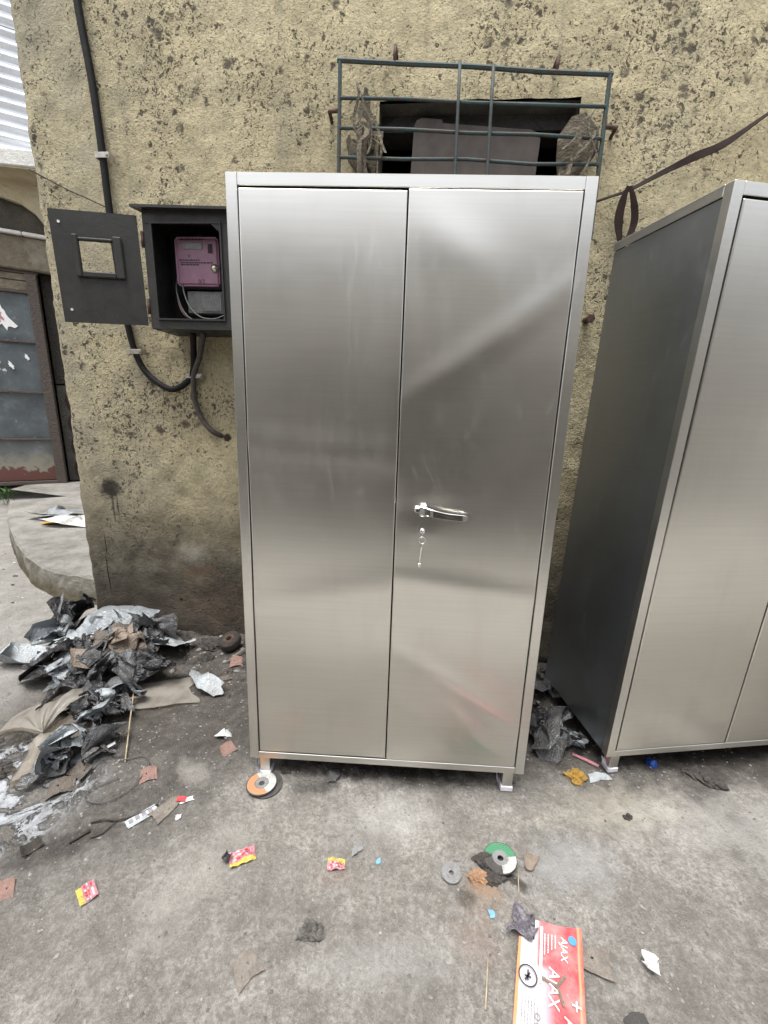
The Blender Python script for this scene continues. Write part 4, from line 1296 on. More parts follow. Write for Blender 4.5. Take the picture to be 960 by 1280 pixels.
# corrugated upper wall (waves run level), in overlapping sheets
for j, (za, zb) in enumerate(((3.83, 5.0), (4.95, 6.1))):
    for i in range(6):
        xa, xb = -3.6 + i * 1.0, -3.6 + i * 1.0 + 1.04
        nz_ = 72; vs = []; fs = []
        yb = -0.28 + (0.0 if i % 2 else 0.006) - 0.008 * j
        for q in range(nz_ + 1):
            z_ = za + (zb - za) * q / nz_
            y_ = yb + 0.018 * math.sin(2 * math.pi * z_ / 0.105)
            vs += [(xa, y_, z_), (xb, y_, z_)]
        for q in range(nz_): fs.append((2 * q, 2 * q + 1, 2 * q + 3, 2 * q + 2))
        mobj('corrugated_sheet', vs, fs, M['roofsheet'], FB, True)

o = MB().tube(curve_pts([(-2.02, 2.4, 4.2), (-1.93, 2.35, 3.6), (-1.945, 2.32, 3.1), (-1.98, 2.3, 2.75), (-2.12, 2.3, 2.3), (-2.4, 2.35, 1.9)], 6), 0.016, 8).build('hanging_cable', M['cable2'], None, True)
tag(o, 'dusty cable hanging beyond the wall corner at the top left', 'cable')

# row of workshops on our side of the lane, behind the viewer; mirrored in the steel doors
OB = empty('opposite_building', (0, -2.35, 0))
tag(OB, 'low rendered workshop row facing the cabinets, mirrored in their doors', 'building')
m_ = MB()
for a, b in ((-9.0, -2.9), (-1.6, -1.0), (1.6, 2.2), (4.0, 9.0)): m_.box(a, b, -0.2, 0.0, -0.1, 2.0)
m_.box(-9.0, 9.0, -0.2, 0.0, 2.0, 3.3); m_.box(-9, 9, -4, -3.9, -0.1, 3.3); m_.box(-9, -8.9, -3.9, -0.2, -0.1, 3.3); m_.box(8.9, 9, -3.9, -0.2, -0.1, 3.3)
m_.build('wall', M['oppwall'], OB)
for a, b in ((-2.9, -1.6), (-1.0, 1.6), (2.2, 4.0)):
    MB().box(a + 0.01, b - 0.01, -0.16, -0.12, -0.05, 1.99).build('shutter', M['oppshut'], OB)
MB().box(-9.1, 9.1, -4.1, 0.10, 3.305, 3.36).build('roof', M['archgrey'], OB)

# ------------------------------------------------------------------ litter: heap by the wall corner
heap = [
    # name, label, cat, x, y, w, h, mat, seed, folds, flat, lift
    ('plastic_bag', 'pale blue plastic bag lying flat at the far left edge of the heap', -1.84, 1.84, 0.36, 0.24, 'palebag', 11, 4, 0.35, 0.01),
    ('plastic_bag', 'large silver grey bag sheet marked N spread over the top of the heap', -1.40, 1.985, 0.34, 0.26, 'silverbag', 23, 4, 0.4, 0.085),
    ('plastic_bag', 'glossy black folded bag standing up at the back of the heap', -1.66, 2.02, 0.30, 0.26, 'blackbag', 5, 8, 0.95, 0.05),
    ('plastic_bag', 'grey and silver crumpled bag at the upper left of the heap', -1.66, 1.92, 0.34, 0.30, 'silverbag', 31, 12, 0.8, 0.06),
    ('plastic_bag', 'big dark brown black bag bulging on the left of the heap', -1.55, 1.73, 0.40, 0.30, 'blackbag', 37, 7, 0.75, 0.01),
    ('rag', 'brown rag hanging down the middle of the heap', -1.33, 1.84, 0.28, 0.24, 'brownscrap', 41, 10, 0.7, 0.05),
    ('rag', 'tan crumpled rag in the centre of the heap', -1.25, 1.80, 0.26, 0.22, 'tanscrap', 43, 11, 0.7, 0.05),
    ('plastic_bag', 'dark grey plastic sheet bent upward against the wall right of the silver sheet', -1.17, 2.02, 0.26, 0.20, 'greybag', 47, 6, 0.9, 0.05),
    ('plastic_bag', 'white grey plastic sheet with wavy edge at the right end of the heap', -1.09, 1.96, 0.22, 0.17, 'palebag', 53, 4, 0.6, 0.03),
    ('plastic_bag', 'shiny black crumpled bag at the lower right of the heap', -1.07, 1.74, 0.34, 0.28, 'blackbag', 59, 13, 0.7, 0.02),
    ('plastic_bag', 'silver and black crumpled bag in the lower middle of the heap', -1.22, 1.70, 0.30, 0.28, 'greybag', 61, 12, 0.75, 0.04),
    ('plastic_bag', 'silver streaked bag on the lower left of the heap', -1.42, 1.68, 0.34, 0.26, 'silverbag', 67, 11, 0.6, 0.02),
    ('plastic_bag', 'blue grey glossy scrap between the beige bag and the heap', -1.28, 1.55, 0.24, 0.18, 'silverbag', 71, 9, 0.5, 0.02),
    ('plastic_bag', 'grey black tangle of film above the beige bag', -1.33, 1.60, 0.30, 0.26, 'blackbag', 73, 13, 0.6, 0.03),
    ('plastic_bag', 'silver grey bundle lying right of the beige bag', -1.12, 1.46, 0.22, 0.19, 'greybag', 79, 11, 0.8, 0.01),
    ('plastic_bag', 'pale scrap of film on top of the silver grey bundle', -1.13, 1.475, 0.15, 0.12, 'palebag', 83, 7, 0.6, 0.075),
    ('rag', 'flat brown cloth scrap beneath the knot of the beige bag', -1.215, 1.425, 0.17, 0.12, 'brownscrap', 89, 3, 0.6, 0.02),
    ('plastic_bag', 'dark wrinkled film at the bottom end of the heap', -1.07, 1.33, 0.24, 0.19, 'greybag', 97, 13, 0.6, 0.01),
    ('rag', 'brown grey shredded strip left of the dark wrinkled film', -1.15, 1.335, 0.20, 0.12, 'brownscrap', 101, 9, 0.5, 0.01),
    ('plastic_bag', 'curved grey plastic strip alone on the soil between heap and cabinet', -0.82, 1.70, 0.26, 0.10, 'palebag', 103, 3, 0.7, 0.0),
    ('plastic_bag', 'dark crumpled bag wedged between the two cabinets near the wall', 0.80, 1.84, 0.30, 0.22, 'greybag', 107, 10, 0.8, 0.0),
    ('plastic_bag', 'black and grey crumpled bag on the ground beside the right cabinet', 0.735, 1.47, 0.32, 0.26, 'greybag', 109, 13, 0.6, 0.0),
    ('plastic_bag', 'small silver bag scrap touching the right cabinet foot side', 0.80, 1.44, 0.17, 0.12, 'silverbag', 113, 8, 0.8, 0.0),
    ('plastic_bag', 'black bag scrap lying over the larger bag between the cabinets', 0.685, 1.50, 0.22, 0.18, 'blackbag', 127, 10, 0.7, 0.03),
]
for nm, lab, x, y, w, h, mt, seed, nf, fl, lift in heap:
    if seed not in (11, 23, 53, 103): w, h, nf = w * 0.95, h * 0.95, nf + 9
    crumple(nm, lab, 'plastic bag' if nm == 'plastic_bag' else 'rag', x, y, w, h, M[mt], seed, nf, fl, lift=lift, tilt=(rs.uniform(-.3, .3), rs.uniform(-.3, .3)))
mats = ['blackbag', 'silverbag', 'greybag', 'palebag', 'blackbag', 'greybag', 'silverbag', 'greybag']
for i in range(46):
    a = rs.uniform(0, 2 * math.pi); q = math.sqrt(rs.random())
    if i < 34: x, y = -1.38 + 0.27 * q * math.cos(a), 1.88 + 0.20 * q * math.sin(a)
    else: x, y = -1.13 + 0.09 * q * math.cos(a), 1.42 + 0.20 * q * math.sin(a)
    if wdist(x, y)[0] < 0.06: y -= 0.1
    lk = {'blackbag': 'black plastic', 'greybag': 'dark grey plastic', 'brownscrap': 'brown cloth', 'silverbag': 'silver plastic', 'palebag': 'pale plastic'}[mats[i % 8]]
    crumple('scrap', 'small crumpled %s scrap in the %s of the rubbish heap' % (lk, ('back' if y > 1.88 else 'front') + (' far left' if x < -1.50 else ' left' if x < -1.38 else ' right' if x < -1.24 else ' far right') if i < 34 else ('tail, upper end' if y > 1.5 else 'lower tail, middle' if y > 1.36 else 'lower tail, bottom end')), 'scrap', x, y, rs.uniform(0.15, 0.26), rs.uniform(0.11, 0.19),
            M[mats[i % 8]], 640 + i, 17, 0.9, lift=0.01 + 0.05 * rs.random() * (1 - q), group='scraps in the rubbish heap', tilt=(rs.uniform(-.6, .6), rs.uniform(-.6, .6)), res=18)

# beige film bag, knotted, its tail toward the viewer
def beige_bag():
    root = empty('film_bag', (-1.29, 1.35, gz(-1.29, 1.35)))
    tag(root, 'knotted beige see-through plastic bag spread at the lower left of the heap', 'plastic bag')
    nu, nv = 26, 18
    vs = []; fs = []
    knot = Vector((0.0, 0.0, 0.035))
    for j in range(nv + 1):
        v = j / nv
        for i in range(nu + 1):
            u = i / nu
            ang = math.radians(62 + 128 * u)
            R = 0.255 * (1 + 0.18 * math.sin(4 * u + 1) + 0.06 * math.sin(13 * u))
            rr = R * v
            pleat = 0.020 * math.sin(u * 26 + 2.0 * math.sin(3 * v)) * (0.3 + v) * (1.2 - v)
            x = knot.x + rr * math.cos(ang) * 1.15; y = knot.y + rr * math.sin(ang)
            z = 0.05 * (1 - v) ** 0.6 + 0.085 * math.sin(math.pi * min(1, v * 1.05)) * (0.6 + 0.4 * math.sin(u * 5 + 1)) + pleat
            vs.append((x + pleat * 0.4, y, max(z, 0.004) + rs.uniform(-.002, .002)))
    for j in range(nv):
        for i in range(nu):
            a = j * (nu + 1) + i
            fs.append((a, a + 1, a + nu + 2, a + nu + 1))
    mobj('bag_body', vs, fs, M['film'], root, True)
    vs = []; fs = []
    nu = 14; nv = 14
    for j in range(nv + 1):
        v = j / nv
        for i in range(nu):
            a = 2 * math.pi * i / nu
            w = 0.020 + 0.018 * math.exp(-((v - 0.15) / 0.12) ** 2) + 0.024 * v
            rp = 1 + 0.28 * math.sin(a * 4 + v * 2)
            c = knot + Vector((0.0 + 0.075 * v, 0.01 - 0.18 * v, -0.002 - 0.022 * v))
            d = Vector((0.92, 0.39, 0))
            vs.append(c + d * (w * rp * math.cos(a)) + Vector((0, 0, 1)) * (w * 0.55 * rp * math.sin(a)))
    for j in range(nv):
        for i in range(nu):
            fs.append((j * nu + i, j * nu + (i + 1) % nu, (j + 1) * nu + (i + 1) % nu, (j + 1) * nu + i))
    mobj('bag_neck', vs, fs, M['film'], root, True)


beige_bag()
# clear flat film on the right of the heap
crumple('film_sheet', 'flat clear tan film sheet spread below the shiny black bag', 'plastic film', -0.99, 1.635, 0.30, 0.17, M['film'], 137, 3, 0.35, rz=0.35, lift=0.004, amax=0.25, amin=0.1, smooth=True)
# the N on the silver sheet, painted on the film
text_obj('bag_letter', 'N', 0.05, M['ink'], None, Matrix.Translation((-1.31, 2.00, gz(-1.31, 2.0) + 0.16)) @ Matrix.Rotation(math.radians(35), 4, 'Z') @ Matrix.Rotation(math.radians(25), 4, 'X'))
bl = bpy.data.objects['bag_letter']
sh = [o_ for o_ in bpy.data.objects if o_.get('label', '').startswith('large silver grey bag sheet')][0]


# ------------------------------------------------------------------ cut-off wheels, pads, wrappers, other bits
def disc(name, label, x, y, R, hole, ring, sect, mats, tilt=(0, 0), rz=0, lift=0.0, thick=0.004, group=None, cat='grinding disc'):
    """depressed-centre disc: grit body, printed ring in coloured sectors, steel bore"""
    n_ = 36
    root = empty(name, (x, y, gz(x, y) + lift), rot=(tilt[0], tilt[1], rz))
    tag(root, label, cat, group)
    prof = [(hole, -0.002 + thick), (ring * 0.55, thick - 0.002), (ring * 0.72, thick), (R, thick), (R, 0.0), (ring * 0.72, 0.0), (ring * 0.55, -0.002), (hole, -0.002), (hole, thick - 0.002)]
    vs, fs = lathe(prof, n_)
    vs = [(a, b, c + 0.003) for a, b, c in vs]
    mobj('disc_body', vs, fs, mats[0], root)
    if sect:
        a0 = 0
        for frac, mt, r0, r1 in sect:
            k = max(3, int(frac * n_ * 1.0)); vs2 = []; f2 = []
            for i in range(k + 1):
                a = 2 * math.pi * (a0 + frac * i / k)
                for r_ in (r0, r1): vs2.append((r_ * math.cos(a), r_ * math.sin(a), thick + 0.0036))
            for i in range(k): f2.append((2 * i, 2 * i + 1, 2 * i + 3, 2 * i + 2))
            mobj('disc_label', vs2, f2, mt, root)
            a0 += frac
    vs, fs = lathe([(hole, thick + 0.0015), (hole * 1.35, thick + 0.0015), (ring * 0.70, thick + 0.0038), (ring * 0.70, thick + 0.0020)], n_)
    mobj('disc_ring', vs, fs, mats[1], root)
    return root


disc('grinding_disc', 'dark worn disc lying under the orange and white one', -0.382, 1.20, 0.056, 0.010, 0.030, None, (M['dgrey'], M['dgrey']), lift=0.002)
disc('grinding_disc', 'orange and white labelled disc by the left front foot of the middle cabinet', -0.398, 1.198, 0.053, 0.010, 0.032,
     [(0.5, M['dorange'], 0.024, 0.050), (0.5, M['dwhite'], 0.024, 0.050)], (M['dgrey'], M['dlight']), tilt=(0.02, 0.05), rz=2.2, lift=0.009)
disc('grinding_disc', 'green and white labelled disc half buried in black soil', 0.390, 0.975, 0.049, 0.009, 0.034,
     [(0.27, M['dwhite'], 0.022, 0.047), (0.42, M['dgreen'], 0.022, 0.047)], (M['dgrey'], M['dlight']), tilt=(0.07, -0.05), rz=-1.65, lift=0.014)
disc('flange_disc', 'small plain grey metal disc left of the green one', 0.235, 0.932, 0.029, 0.007, 0.023, None, (M['dlight'], M['dlight']), tilt=(0.05, 0), lift=0.004, cat='metal disc')
# green disc print
gd = [o_ for o_ in bpy.data.objects if o_.get('label', '').startswith('green and white')][0]

wvs, wfs = lathe([(0.013, 0.02), (0.013, 0.046), (0.015, 0.048), (0.030, 0.049), (0.032, 0.051), (0.043, 0.053), (0.0455, 0.0525), (0.054, 0.046), (0.057, 0.042), (0.0575, 0.040), (0.0575, 0.014), (0.057, 0.012), (0.053, 0.006), (0.045, 0.001), (0.016, 0.0), (0.013, 0.02)], 36)
wr = empty('rubber_wheel', (-0.80, 2.02, gz(-0.80, 2.02) + 0.02), rot=(0.28, -0.20, 0))
tag(wr, 'small black rubber wheel lying against the wall left of the middle cabinet', 'wheel')
mobj('tyre', wvs, wfs, M['rubber'], wr, True)
hv, hf = lathe([(0.016, 0.0487), (0.017, 0.0497), (0.029, 0.0502), (0.0298, 0.0495)], 24)
mobj('hub', hv, hf, M['rust'], wr)


def pad(label, x, y, w, h, mat, rz, curl=1.2, tilt=(0, 0), taper=0.6, seed=0, lift=0.0, hole=True):
    """curled, tapering offcut of a fibre abrasive disc with a rivet hole"""
    r = random.Random(seed)
    nx_, ny_ = 12, 10
    top = []; skip = set()
    for j in range(ny_ + 1):
        for i in range(nx_ + 1):
            u = i / nx_ - 0.5; v = j / ny_ - 0.5
            ww = w * (1 - taper * (v + 0.5) * 0.6)
            xx = u * ww; yy = v * h + 0.12 * h * (1 - (2 * u) ** 2)
            a = curl * u
            rr = w / max(abs(curl), 0.01)
            xx = rr * math.sin(a) * ww / w
            zz_ = rr * (1 - math.cos(a)) * ww / w * (1 if curl > 0 else -1)
            e = (abs(u) > 0.49 or abs(v) > 0.49)
            j1 = r.uniform(-.03, .03) * h if e else 0
            top.append((xx, yy + j1, zz_ + 0.15 * h * v * v))
    if hole:
        hi, hj = nx_ // 2 + 1, ny_ // 2
        skip = {(hi, hj)}
    zmin = min(p[2] for p in top)
    N = len(top)
    th = 0.0022
    vs = [(p[0], p[1], p[2] - zmin + th) for p in top] + [(p[0], p[1], p[2] - zmin) for p in top]
    fs = []
    W1 = nx_ + 1
    edges = {}
    for j in range(ny_):
        for i in range(nx_):
            if (i, j) in skip: continue
            q = [j * W1 + i, j * W1 + i + 1, (j + 1) * W1 + i + 1, (j + 1) * W1 + i]
            fs.append(tuple(q)); fs.append(tuple(k_ + N for k_ in q[::-1]))
            for a, b in zip(q, q[1:] + q[:1]):
                if (b, a) in edges: del edges[(b, a)]
                else: edges[(a, b)] = 1
    for a, b in edges: fs.append((b, a, a + N, b + N))
    o = mobj('abrasive_pad', vs, fs, mat, loc=(x, y, gz(x, y) + lift), rot=(tilt[0], tilt[1], rz))
    return tag(o, label, 'abrasive pad')


pad('squarish pink brown abrasive offcut lit on the soil below the heap', -0.81, 1.218, 0.058, 0.051, M['padred'], 0.45, -0.35, (0.28, 0), 0.15, 1, 0.004)
pad('reddish abrasive offcut beside the white scrap left of the middle cabinet', -0.575, 1.352, 0.058, 0.055, M['padred'], 0.7, 0.9, (0.12, -0.1), 0.3, 2)
pad('grey brown pointed abrasive offcut touching the pale blue card', -0.690, 1.093, 0.055, 0.082, M['padgrey'], -0.55, 0.8, (0.05, 0.15), 0.5, 3)
pad('torn grey offcut flat on the ground at the bottom centre', -0.29, 0.705, 0.066, 0.058, M['padgrey'], 0.75, 0.35, (0.05, 0.0), 0.4, 4)
pad('curled grey brown offcut lying against the red carton', 0.575, 0.745, 0.066, 0.074, M['padgrey'], 1.35, 0.75, (0.0, -0.10), 0.5, 5, 0.006)
pad('brown offcut at the left edge of the picture', -1.01, 0.852, 0.055, 0.055, M['padred'], 0.5, 0.4, (0.15, 0), 0.4, 6)
pad('reddish offcut next to the rubber wheel by the wall', -0.735, 1.90, 0.066, 0.058, M['padred'], 0.3, -0.3, (0.35, 0), 0.3, 7, 0.006)
pad('bent dark brown offcut at the bottom end of the heap', -1.085, 1.165, 0.086, 0.062, M['brownscrap'], 0.5, -0.9, (0.12, 0.0), 0.15, 8, 0.004)
pad('folded brown offcut above the bent dark one at the heap end', -1.06, 1.225, 0.070, 0.055, M['brownscrap'], -0.3, 1.2, (0.2, 0.1), 0.2, 9, 0.01)
pad('long dark flake lying above the curved grey strip near the wall', -0.77, 1.77, 0.109, 0.035, M['brownscrap'], 0.5, 0.3, (0.1, 0), 0.3, 10, 0.004, hole=False)
pad('tan leaf-like flake to the right of the green disc', 0.487, 0.985, 0.043, 0.058, M['tanscrap'], 2.6, 0.8, (0.1, 0), 0.7, 12, 0.002, hole=False)
pad('dark grey square sheet at the bottom edge right of the carton', 0.62, 0.628, 0.055, 0.055, M['dgrey'], 0.2, 0.15, (0, 0), 0.0, 13, 0.002, hole=False)
pad('black bent strip of rubber on the damp ground at the left', -1.027, 0.968, 0.058, 0.043, M['rubber'], 0.9, 1.8, (0, 0), 0.2, 14, hole=False)

# slats, cards and straws
def stick(name, label, cat, p, q, r, mat, z0=0.006, z1=0.006, flat=1.0):
    a = Vector((p[0], p[1], gz(*p) + z0)); b = Vector((q[0], q[1], gz(*q) + z1))
    mid_ = (a + b) / 2 + Vector((0, 0, 0.15 * (a - b).length * rs.uniform(0, 0.15)))
    o = MB().tube([a, (a * 2 + b) / 3 * 0.5 + mid_ * 0.5, mid_, (a + b * 2) / 3 * 0.5 + mid_ * 0.5, b], r, 6, flat=flat).build(name, mat, None, True)
    return tag(o, label, cat)


stick('straw', 'long pale straw leaning from the heap down to the soil', 'straw', (-1.08, 1.60), (-0.93, 1.275), 0.0028, M['straw'], 0.055, 0.004)
stick('straw', 'thin straw lying left of the red carton', 'straw', (0.300, 0.745), (0.272, 0.65), 0.0020, M['straw'], 0.004, 0.004)
stick('straw', 'short straw just below the green disc', 'straw', (0.437, 0.952), (0.423, 0.895), 0.0016, M['straw'], 0.008, 0.004)
stick('stick', 'short dark stick on the ground below the heap', 'stick', (-0.925, 0.985), (-0.885, 1.02), 0.0045, M['twig'], 0.006, 0.006)
stick('stick', 'pale stick poking out of the heap above the silver bundle', 'stick', (-1.20, 1.47), (-1.03, 1.57), 0.006, M['tanscrap'], 0.05, 0.045)
stick('stick', 'white edged slat at the lower end of the heap', 'slat', (-1.075, 1.265), (-1.00, 1.335), 0.009, M['white'], 0.02, 0.03, 0.35)
stick('stick', 'pale stick beside the rubber wheel at the wall foot', 'stick', (-0.78, 1.90), (-0.715, 1.975), 0.006, M['tanscrap'], 0.01, 0.03, 0.5)
stick('pen', 'pink plastic pen on the ground between the cabinets', 'pen', (0.79, 1.395), (0.865, 1.335), 0.0065, M['pinkw'], 0.007, 0.007)
stick('stick', 'thin pale stick poking out of the top of the heap', 'stick', (-1.50, 1.86), (-1.33, 2.05), 0.006, M['tanscrap'], 0.03, 0.075)
tw = MB().tube(curve_pts([(-0.90, 1.045, gz(-0.9, 1.045) + 0.006), (-0.864, 1.052, gz(-0.864, 1.05) + 0.010), (-0.82, 1.05, gz(-.82, 1.05) + 0.008), (-0.77, 1.07, gz(-.77, 1.07) + 0.007), (-0.72, 1.112, gz(-.72, 1.11) + 0.006)], 4), [0.0028] * 8 + [0.0022] * 20, 6)
tw.tube(curve_pts([(-0.82, 1.05, gz(-.82, 1.05) + 0.008), (-0.84, 1.015, gz(-.84, 1.015) + 0.006), (-0.87, 0.998, gz(-.87, 1.0) + 0.005)], 4), 0.002, 6)
tag(tw.build('twig', M['twig'], None, True), 'forked dark twig running to the pale blue card', 'twig')
loop = [(-0.95, 1.275), (-0.88, 1.30), (-0.835, 1.265), (-0.83, 1.215), (-0.845, 1.16), (-0.90, 1.115), (-0.965, 1.12), (-0.985, 1.15), (-0.955, 1.185), (-0.915, 1.21)]
tag(MB().tube(curve_pts([(x, y, gz(x, y) + 0.009) for x, y in loop], 6), 0.0018, 6).build('wire_loop', M['wire_grey'], None, True), 'thin wire bent in a loop on the soil below the heap', 'wire')

cd = empty('card', (-0.752, 1.070, gz(-0.752, 1.07) + 0.006), 0.80)
tag(cd, 'narrow pale blue folded card next to the pointed offcut', 'card')
MB().box(-0.044, 0.044, -0.013, 0.013, 0.0, 0.0016).build('card_front', M['bluewhite'], cd)
MB().box(-0.042, 0.046, -0.018, 0.008, -0.0035, -0.0004).build('card_back', M['bluewhite'], cd)
for i in range(4):
    MB().box(-0.036 + i * 0.019, -0.024 + i * 0.019, -0.009, 0.009, 0.0017, 0.0021).build('card_print', M['ink2'], cd)


def sachet(label, x, y, w, h, rz, seed, mode):
    root = empty('sachet', (x, y, gz(x, y) + 0.004), rot=(0.08, 0.04, rz))
    tag(root, label, 'wrapper', 'yellow and pink sachets on the ground')
    r = random.Random(seed)

    def patch(nm, x0, x1, y0, y1, mat, zo):
        nx_, ny_ = 10, 6; vs = []; fs = []
        for j in range(ny_ + 1):
            for i in range(nx_ + 1):
                a = x0 + (x1 - x0) * i / nx_; b = y0 + (y1 - y0) * j / ny_
                z = 0.004 * math.sin(a * 110 + seed) + 0.004 * math.sin(b * 150 + a * 90 + seed) + 0.003 * math.sin(a * 260 - b * 120)
                vs.append((a + (r.uniform(-.0012, .0012) if i in (0, nx_) else 0), b, 0.006 + z + zo))
        for j in range(ny_):
            for i in range(nx_):
                q = j * (nx_ + 1) + i; fs.append((q, q + 1, q + nx_ + 2, q + nx_ + 1))
        return mobj(nm, vs, fs, mat, root)
    if mode == 0:   # stripe below
        patch('yellow_band', -w / 2, w / 2, -h / 2, -h / 2 + 0.3 * h, M['yellow'], 0)
        patch('pink_panel', -w / 2, w / 2, -h / 2 + 0.3 * h, h / 2, M['pinkw'], 0)
    else:
        patch('yellow_band', -w / 2, w / 2, h / 2 - 0.36 * h, h / 2, M['yellow'], 0)
        patch('pink_panel', -w / 2, w / 2, -h / 2, h / 2 - 0.36 * h, M['pinkw'], 0)
    y_ = (-h * 0.10, h * 0.08, h * 0.26) if mode == 0 else (-h * 0.36, -h * 0.2, -h * 0.04)
    for q, yy_ in enumerate(y_):
        a = -w * 0.40 + r.uniform(0, w * .1)
        while a < w * 0.36:
            l = r.uniform(0.05, 0.16) * w
            patch('printed_mark', a, a + l, yy_, yy_ + h * (0.11 if q != 1 else 0.07), M['white'] if r.random() < 0.6 else M['redp'], 0.0010)
            a += l + w * 0.05
    return root


sachet('yellow and pink sachet with a dark end, left of the centre', -0.385, 0.955, 0.074, 0.042, 0.45, 1, 0)
sachet('small yellow and pink sachet in the middle of the foreground', -0.105, 0.952, 0.052, 0.031, 0.05, 2, 1)
sachet('torn yellow and pink sachet at the lower left', -0.775, 0.850, 0.052, 0.042, -0.75, 3, 0)
crumple('foil_scrap', 'tiny dark scrap stuck on the end of the left sachet', 'scrap', -0.425, 0.948, 0.035, 0.03, M['blackbag'], 401, 6, 0.8, lift=0.006, res=8)

for nm, lab, x, y, w, h, mt, seed, nf, fl in (
    ('paper_scrap', 'crumpled white paper above the reddish offcut left of the cabinet', -0.61, 1.415, 0.079, 0.054, 'white', 301, 6, 0.5),
    ('paper_scrap', 'small crumpled white paper at the lower right', 0.70, 0.738, 0.054, 0.043, 'white', 303, 9, 0.8),
    ('paper_scrap', 'flat white plastic piece by the right cabinet foot', 0.845, 1.292, 0.079, 0.036, 'palebag', 305, 1, 0.3),
    ('paper_scrap', 'tiny red and white wrapper strip right of the pointed offcut', -0.635, 1.13, 0.047, 0.016, 'white', 307, 2, 0.4),
    ('paper_scrap', 'tiny white flake below the red and white strip', -0.635, 1.075, 0.029, 0.019, 'white', 309, 3, 0.5),
    ('paper_scrap', 'pale grey flake right of the middle sachet', -0.045, 0.995, 0.043, 0.027, 'dlight', 311, 3, 0.6),
    ('paper_scrap', 'pink and white printed scrap against the right edge of the middle cabinet', 0.665, 1.555, 0.065, 0.050, 'pinkw', 313, 6, 0.8),
    ('paper_scrap', 'blue scrap right of the small middle sachet', 0.022, 0.965, 0.019, 0.014, 'bluescrap', 315, 2, 0.4),
    ('paper_scrap', 'round sky blue scrap left of the red carton', 0.332, 0.838, 0.019, 0.016, 'bluescrap', 317, 2, 0.4),
    ('paper_scrap', 'grey strip half hidden under the middle cabinet front edge', -0.155, 1.255, 0.050, 0.072, 'greybag', 319, 4, 0.6),
):
    crumple(nm, lab, 'scourer' if nm == 'scourer' else 'scrap', x, y, w, h, M[mt], seed, nf, fl, res=12, drape=1.0)
MB().box(-0.03, 0.0, -0.0085, 0.0085, 0.0, 0.001).build('red_print', M['redp'], [o_ for o_ in bpy.data.objects if o_.get('label', '').startswith('tiny red and white')][0], loc=(0, 0, 0.006))

cp = empty('bottle_cap', (1.085, 1.375, gz(1.085, 1.375) + 0.002), rot=(1.1, 0.2, 0.4))
tag(cp, 'blue bottle cap in the shadow under the right cabinet', 'bottle cap')
cv_, cf_ = lathe([(0.0, 0.026), (0.014, 0.026), (0.017, 0.023), (0.018, 0.0), (0.016, 0.0), (0.015, 0.021), (0.0, 0.023)], 20)
mobj('cap_shell', cv_, cf_, M['bluecap'], cp, True)
rv, rf = lathe([(0.0178, 0.004), (0.0192, 0.004), (0.0192, 0.0), (0.0178, 0.0)], 20)
mobj('cap_ring', rv, rf, M['bluecap'], cp)

# foil and wrapper on the pale platform
for lab, x, y, w, h, mt, seed in (('grey crumpled foil on the pale platform behind the wall corner', -3.10, 3.80, 0.40, 0.28, 'silverbag', 331),
                                  ('white crumpled paper on the pale platform by the wall corner', -2.80, 3.58, 0.36, 0.28, 'white', 333),
                                  ('orange wrapper between foil and paper on the pale platform', -2.97, 3.60, 0.18, 0.11, 'orangew', 335)):
    F, fs = folded_sheet(w, h, 8 if mt != 'orangew' else 1, seed, flat=0.6, res=12)
    tag(mobj('paper_scrap', F.tolist(), fs, M[mt], loc=(x, y, PZ + 0.012)), lab, 'scrap')
# little weed at the far door
wd = empty('weed', (-4.62, 4.95, 0.02)); tag(wd, 'small green weed by the workshop door sill at the far left', 'weed')
for i in range(26):
    a = rs.uniform(0, 6.28); l = rs.uniform(0.04, 0.09); b = Vector((rs.uniform(-.1, .1), rs.uniform(-.08, .08), 0.1))
    t = b + Vector((math.cos(a) * l, math.sin(a) * l, rs.uniform(0.02, 0.12)))
    sd_ = Vector((-math.sin(a), math.cos(a), 0)) * l * 0.25; m2 = (b + t) / 2 + Vector((0, 0, 0.02))
    mobj('leaf', [b, m2 + sd_, t, m2 - sd_, ], [(0, 1, 2, 3)], M['green'], wd)
st_ = MB()
for i in range(5): st_.tube([(rs.uniform(-.08, .08), rs.uniform(-.06, .06), 0), (rs.uniform(-.08, .08), rs.uniform(-.06, .06), 0.12)], 0.004, 5)
st_.build('stem', M['green'], wd)


# soil clods
def clod(label, x, y, r, seed, squash=0.55, mat=None):
    rn = np.random.RandomState(seed)
    nu, nv = 34, 18
    vs = []; fs = []
    for j in range(nv + 1):
        th = math.pi * j / nv
        for i in range(nu):
            ph = 2 * math.pi * i / nu
            d = Vector((math.sin(th) * math.cos(ph), math.sin(th) * math.sin(ph), math.cos(th)))
            k = 1 + 0.8 * float(fbm(d.x * 1.7 + d.z, d.y * 1.7 - d.z * 0.6, seed, 3)) + 0.45 * float(fbm(d.x * 6 + d.z * 3, d.y * 6 - d.z * 2, seed + 7, 2)) + 0.10 * rn.rand()
            vs.append((d.x * r * k * 1.15, d.y * r * k * 0.85, d.z * r * k * squash))
    for j in range(nv):
        for i in range(nu):
            fs.append((j * nu + i, j * nu + (i + 1) % nu, (j + 1) * nu + (i + 1) % nu, (j + 1) * nu + i))
    o = mobj('soil_clod', vs, fs, mat or M['soil'], loc=(x, y, gz(x, y) + r * squash * 0.25))
    return tag(o, label, 'soil clod')



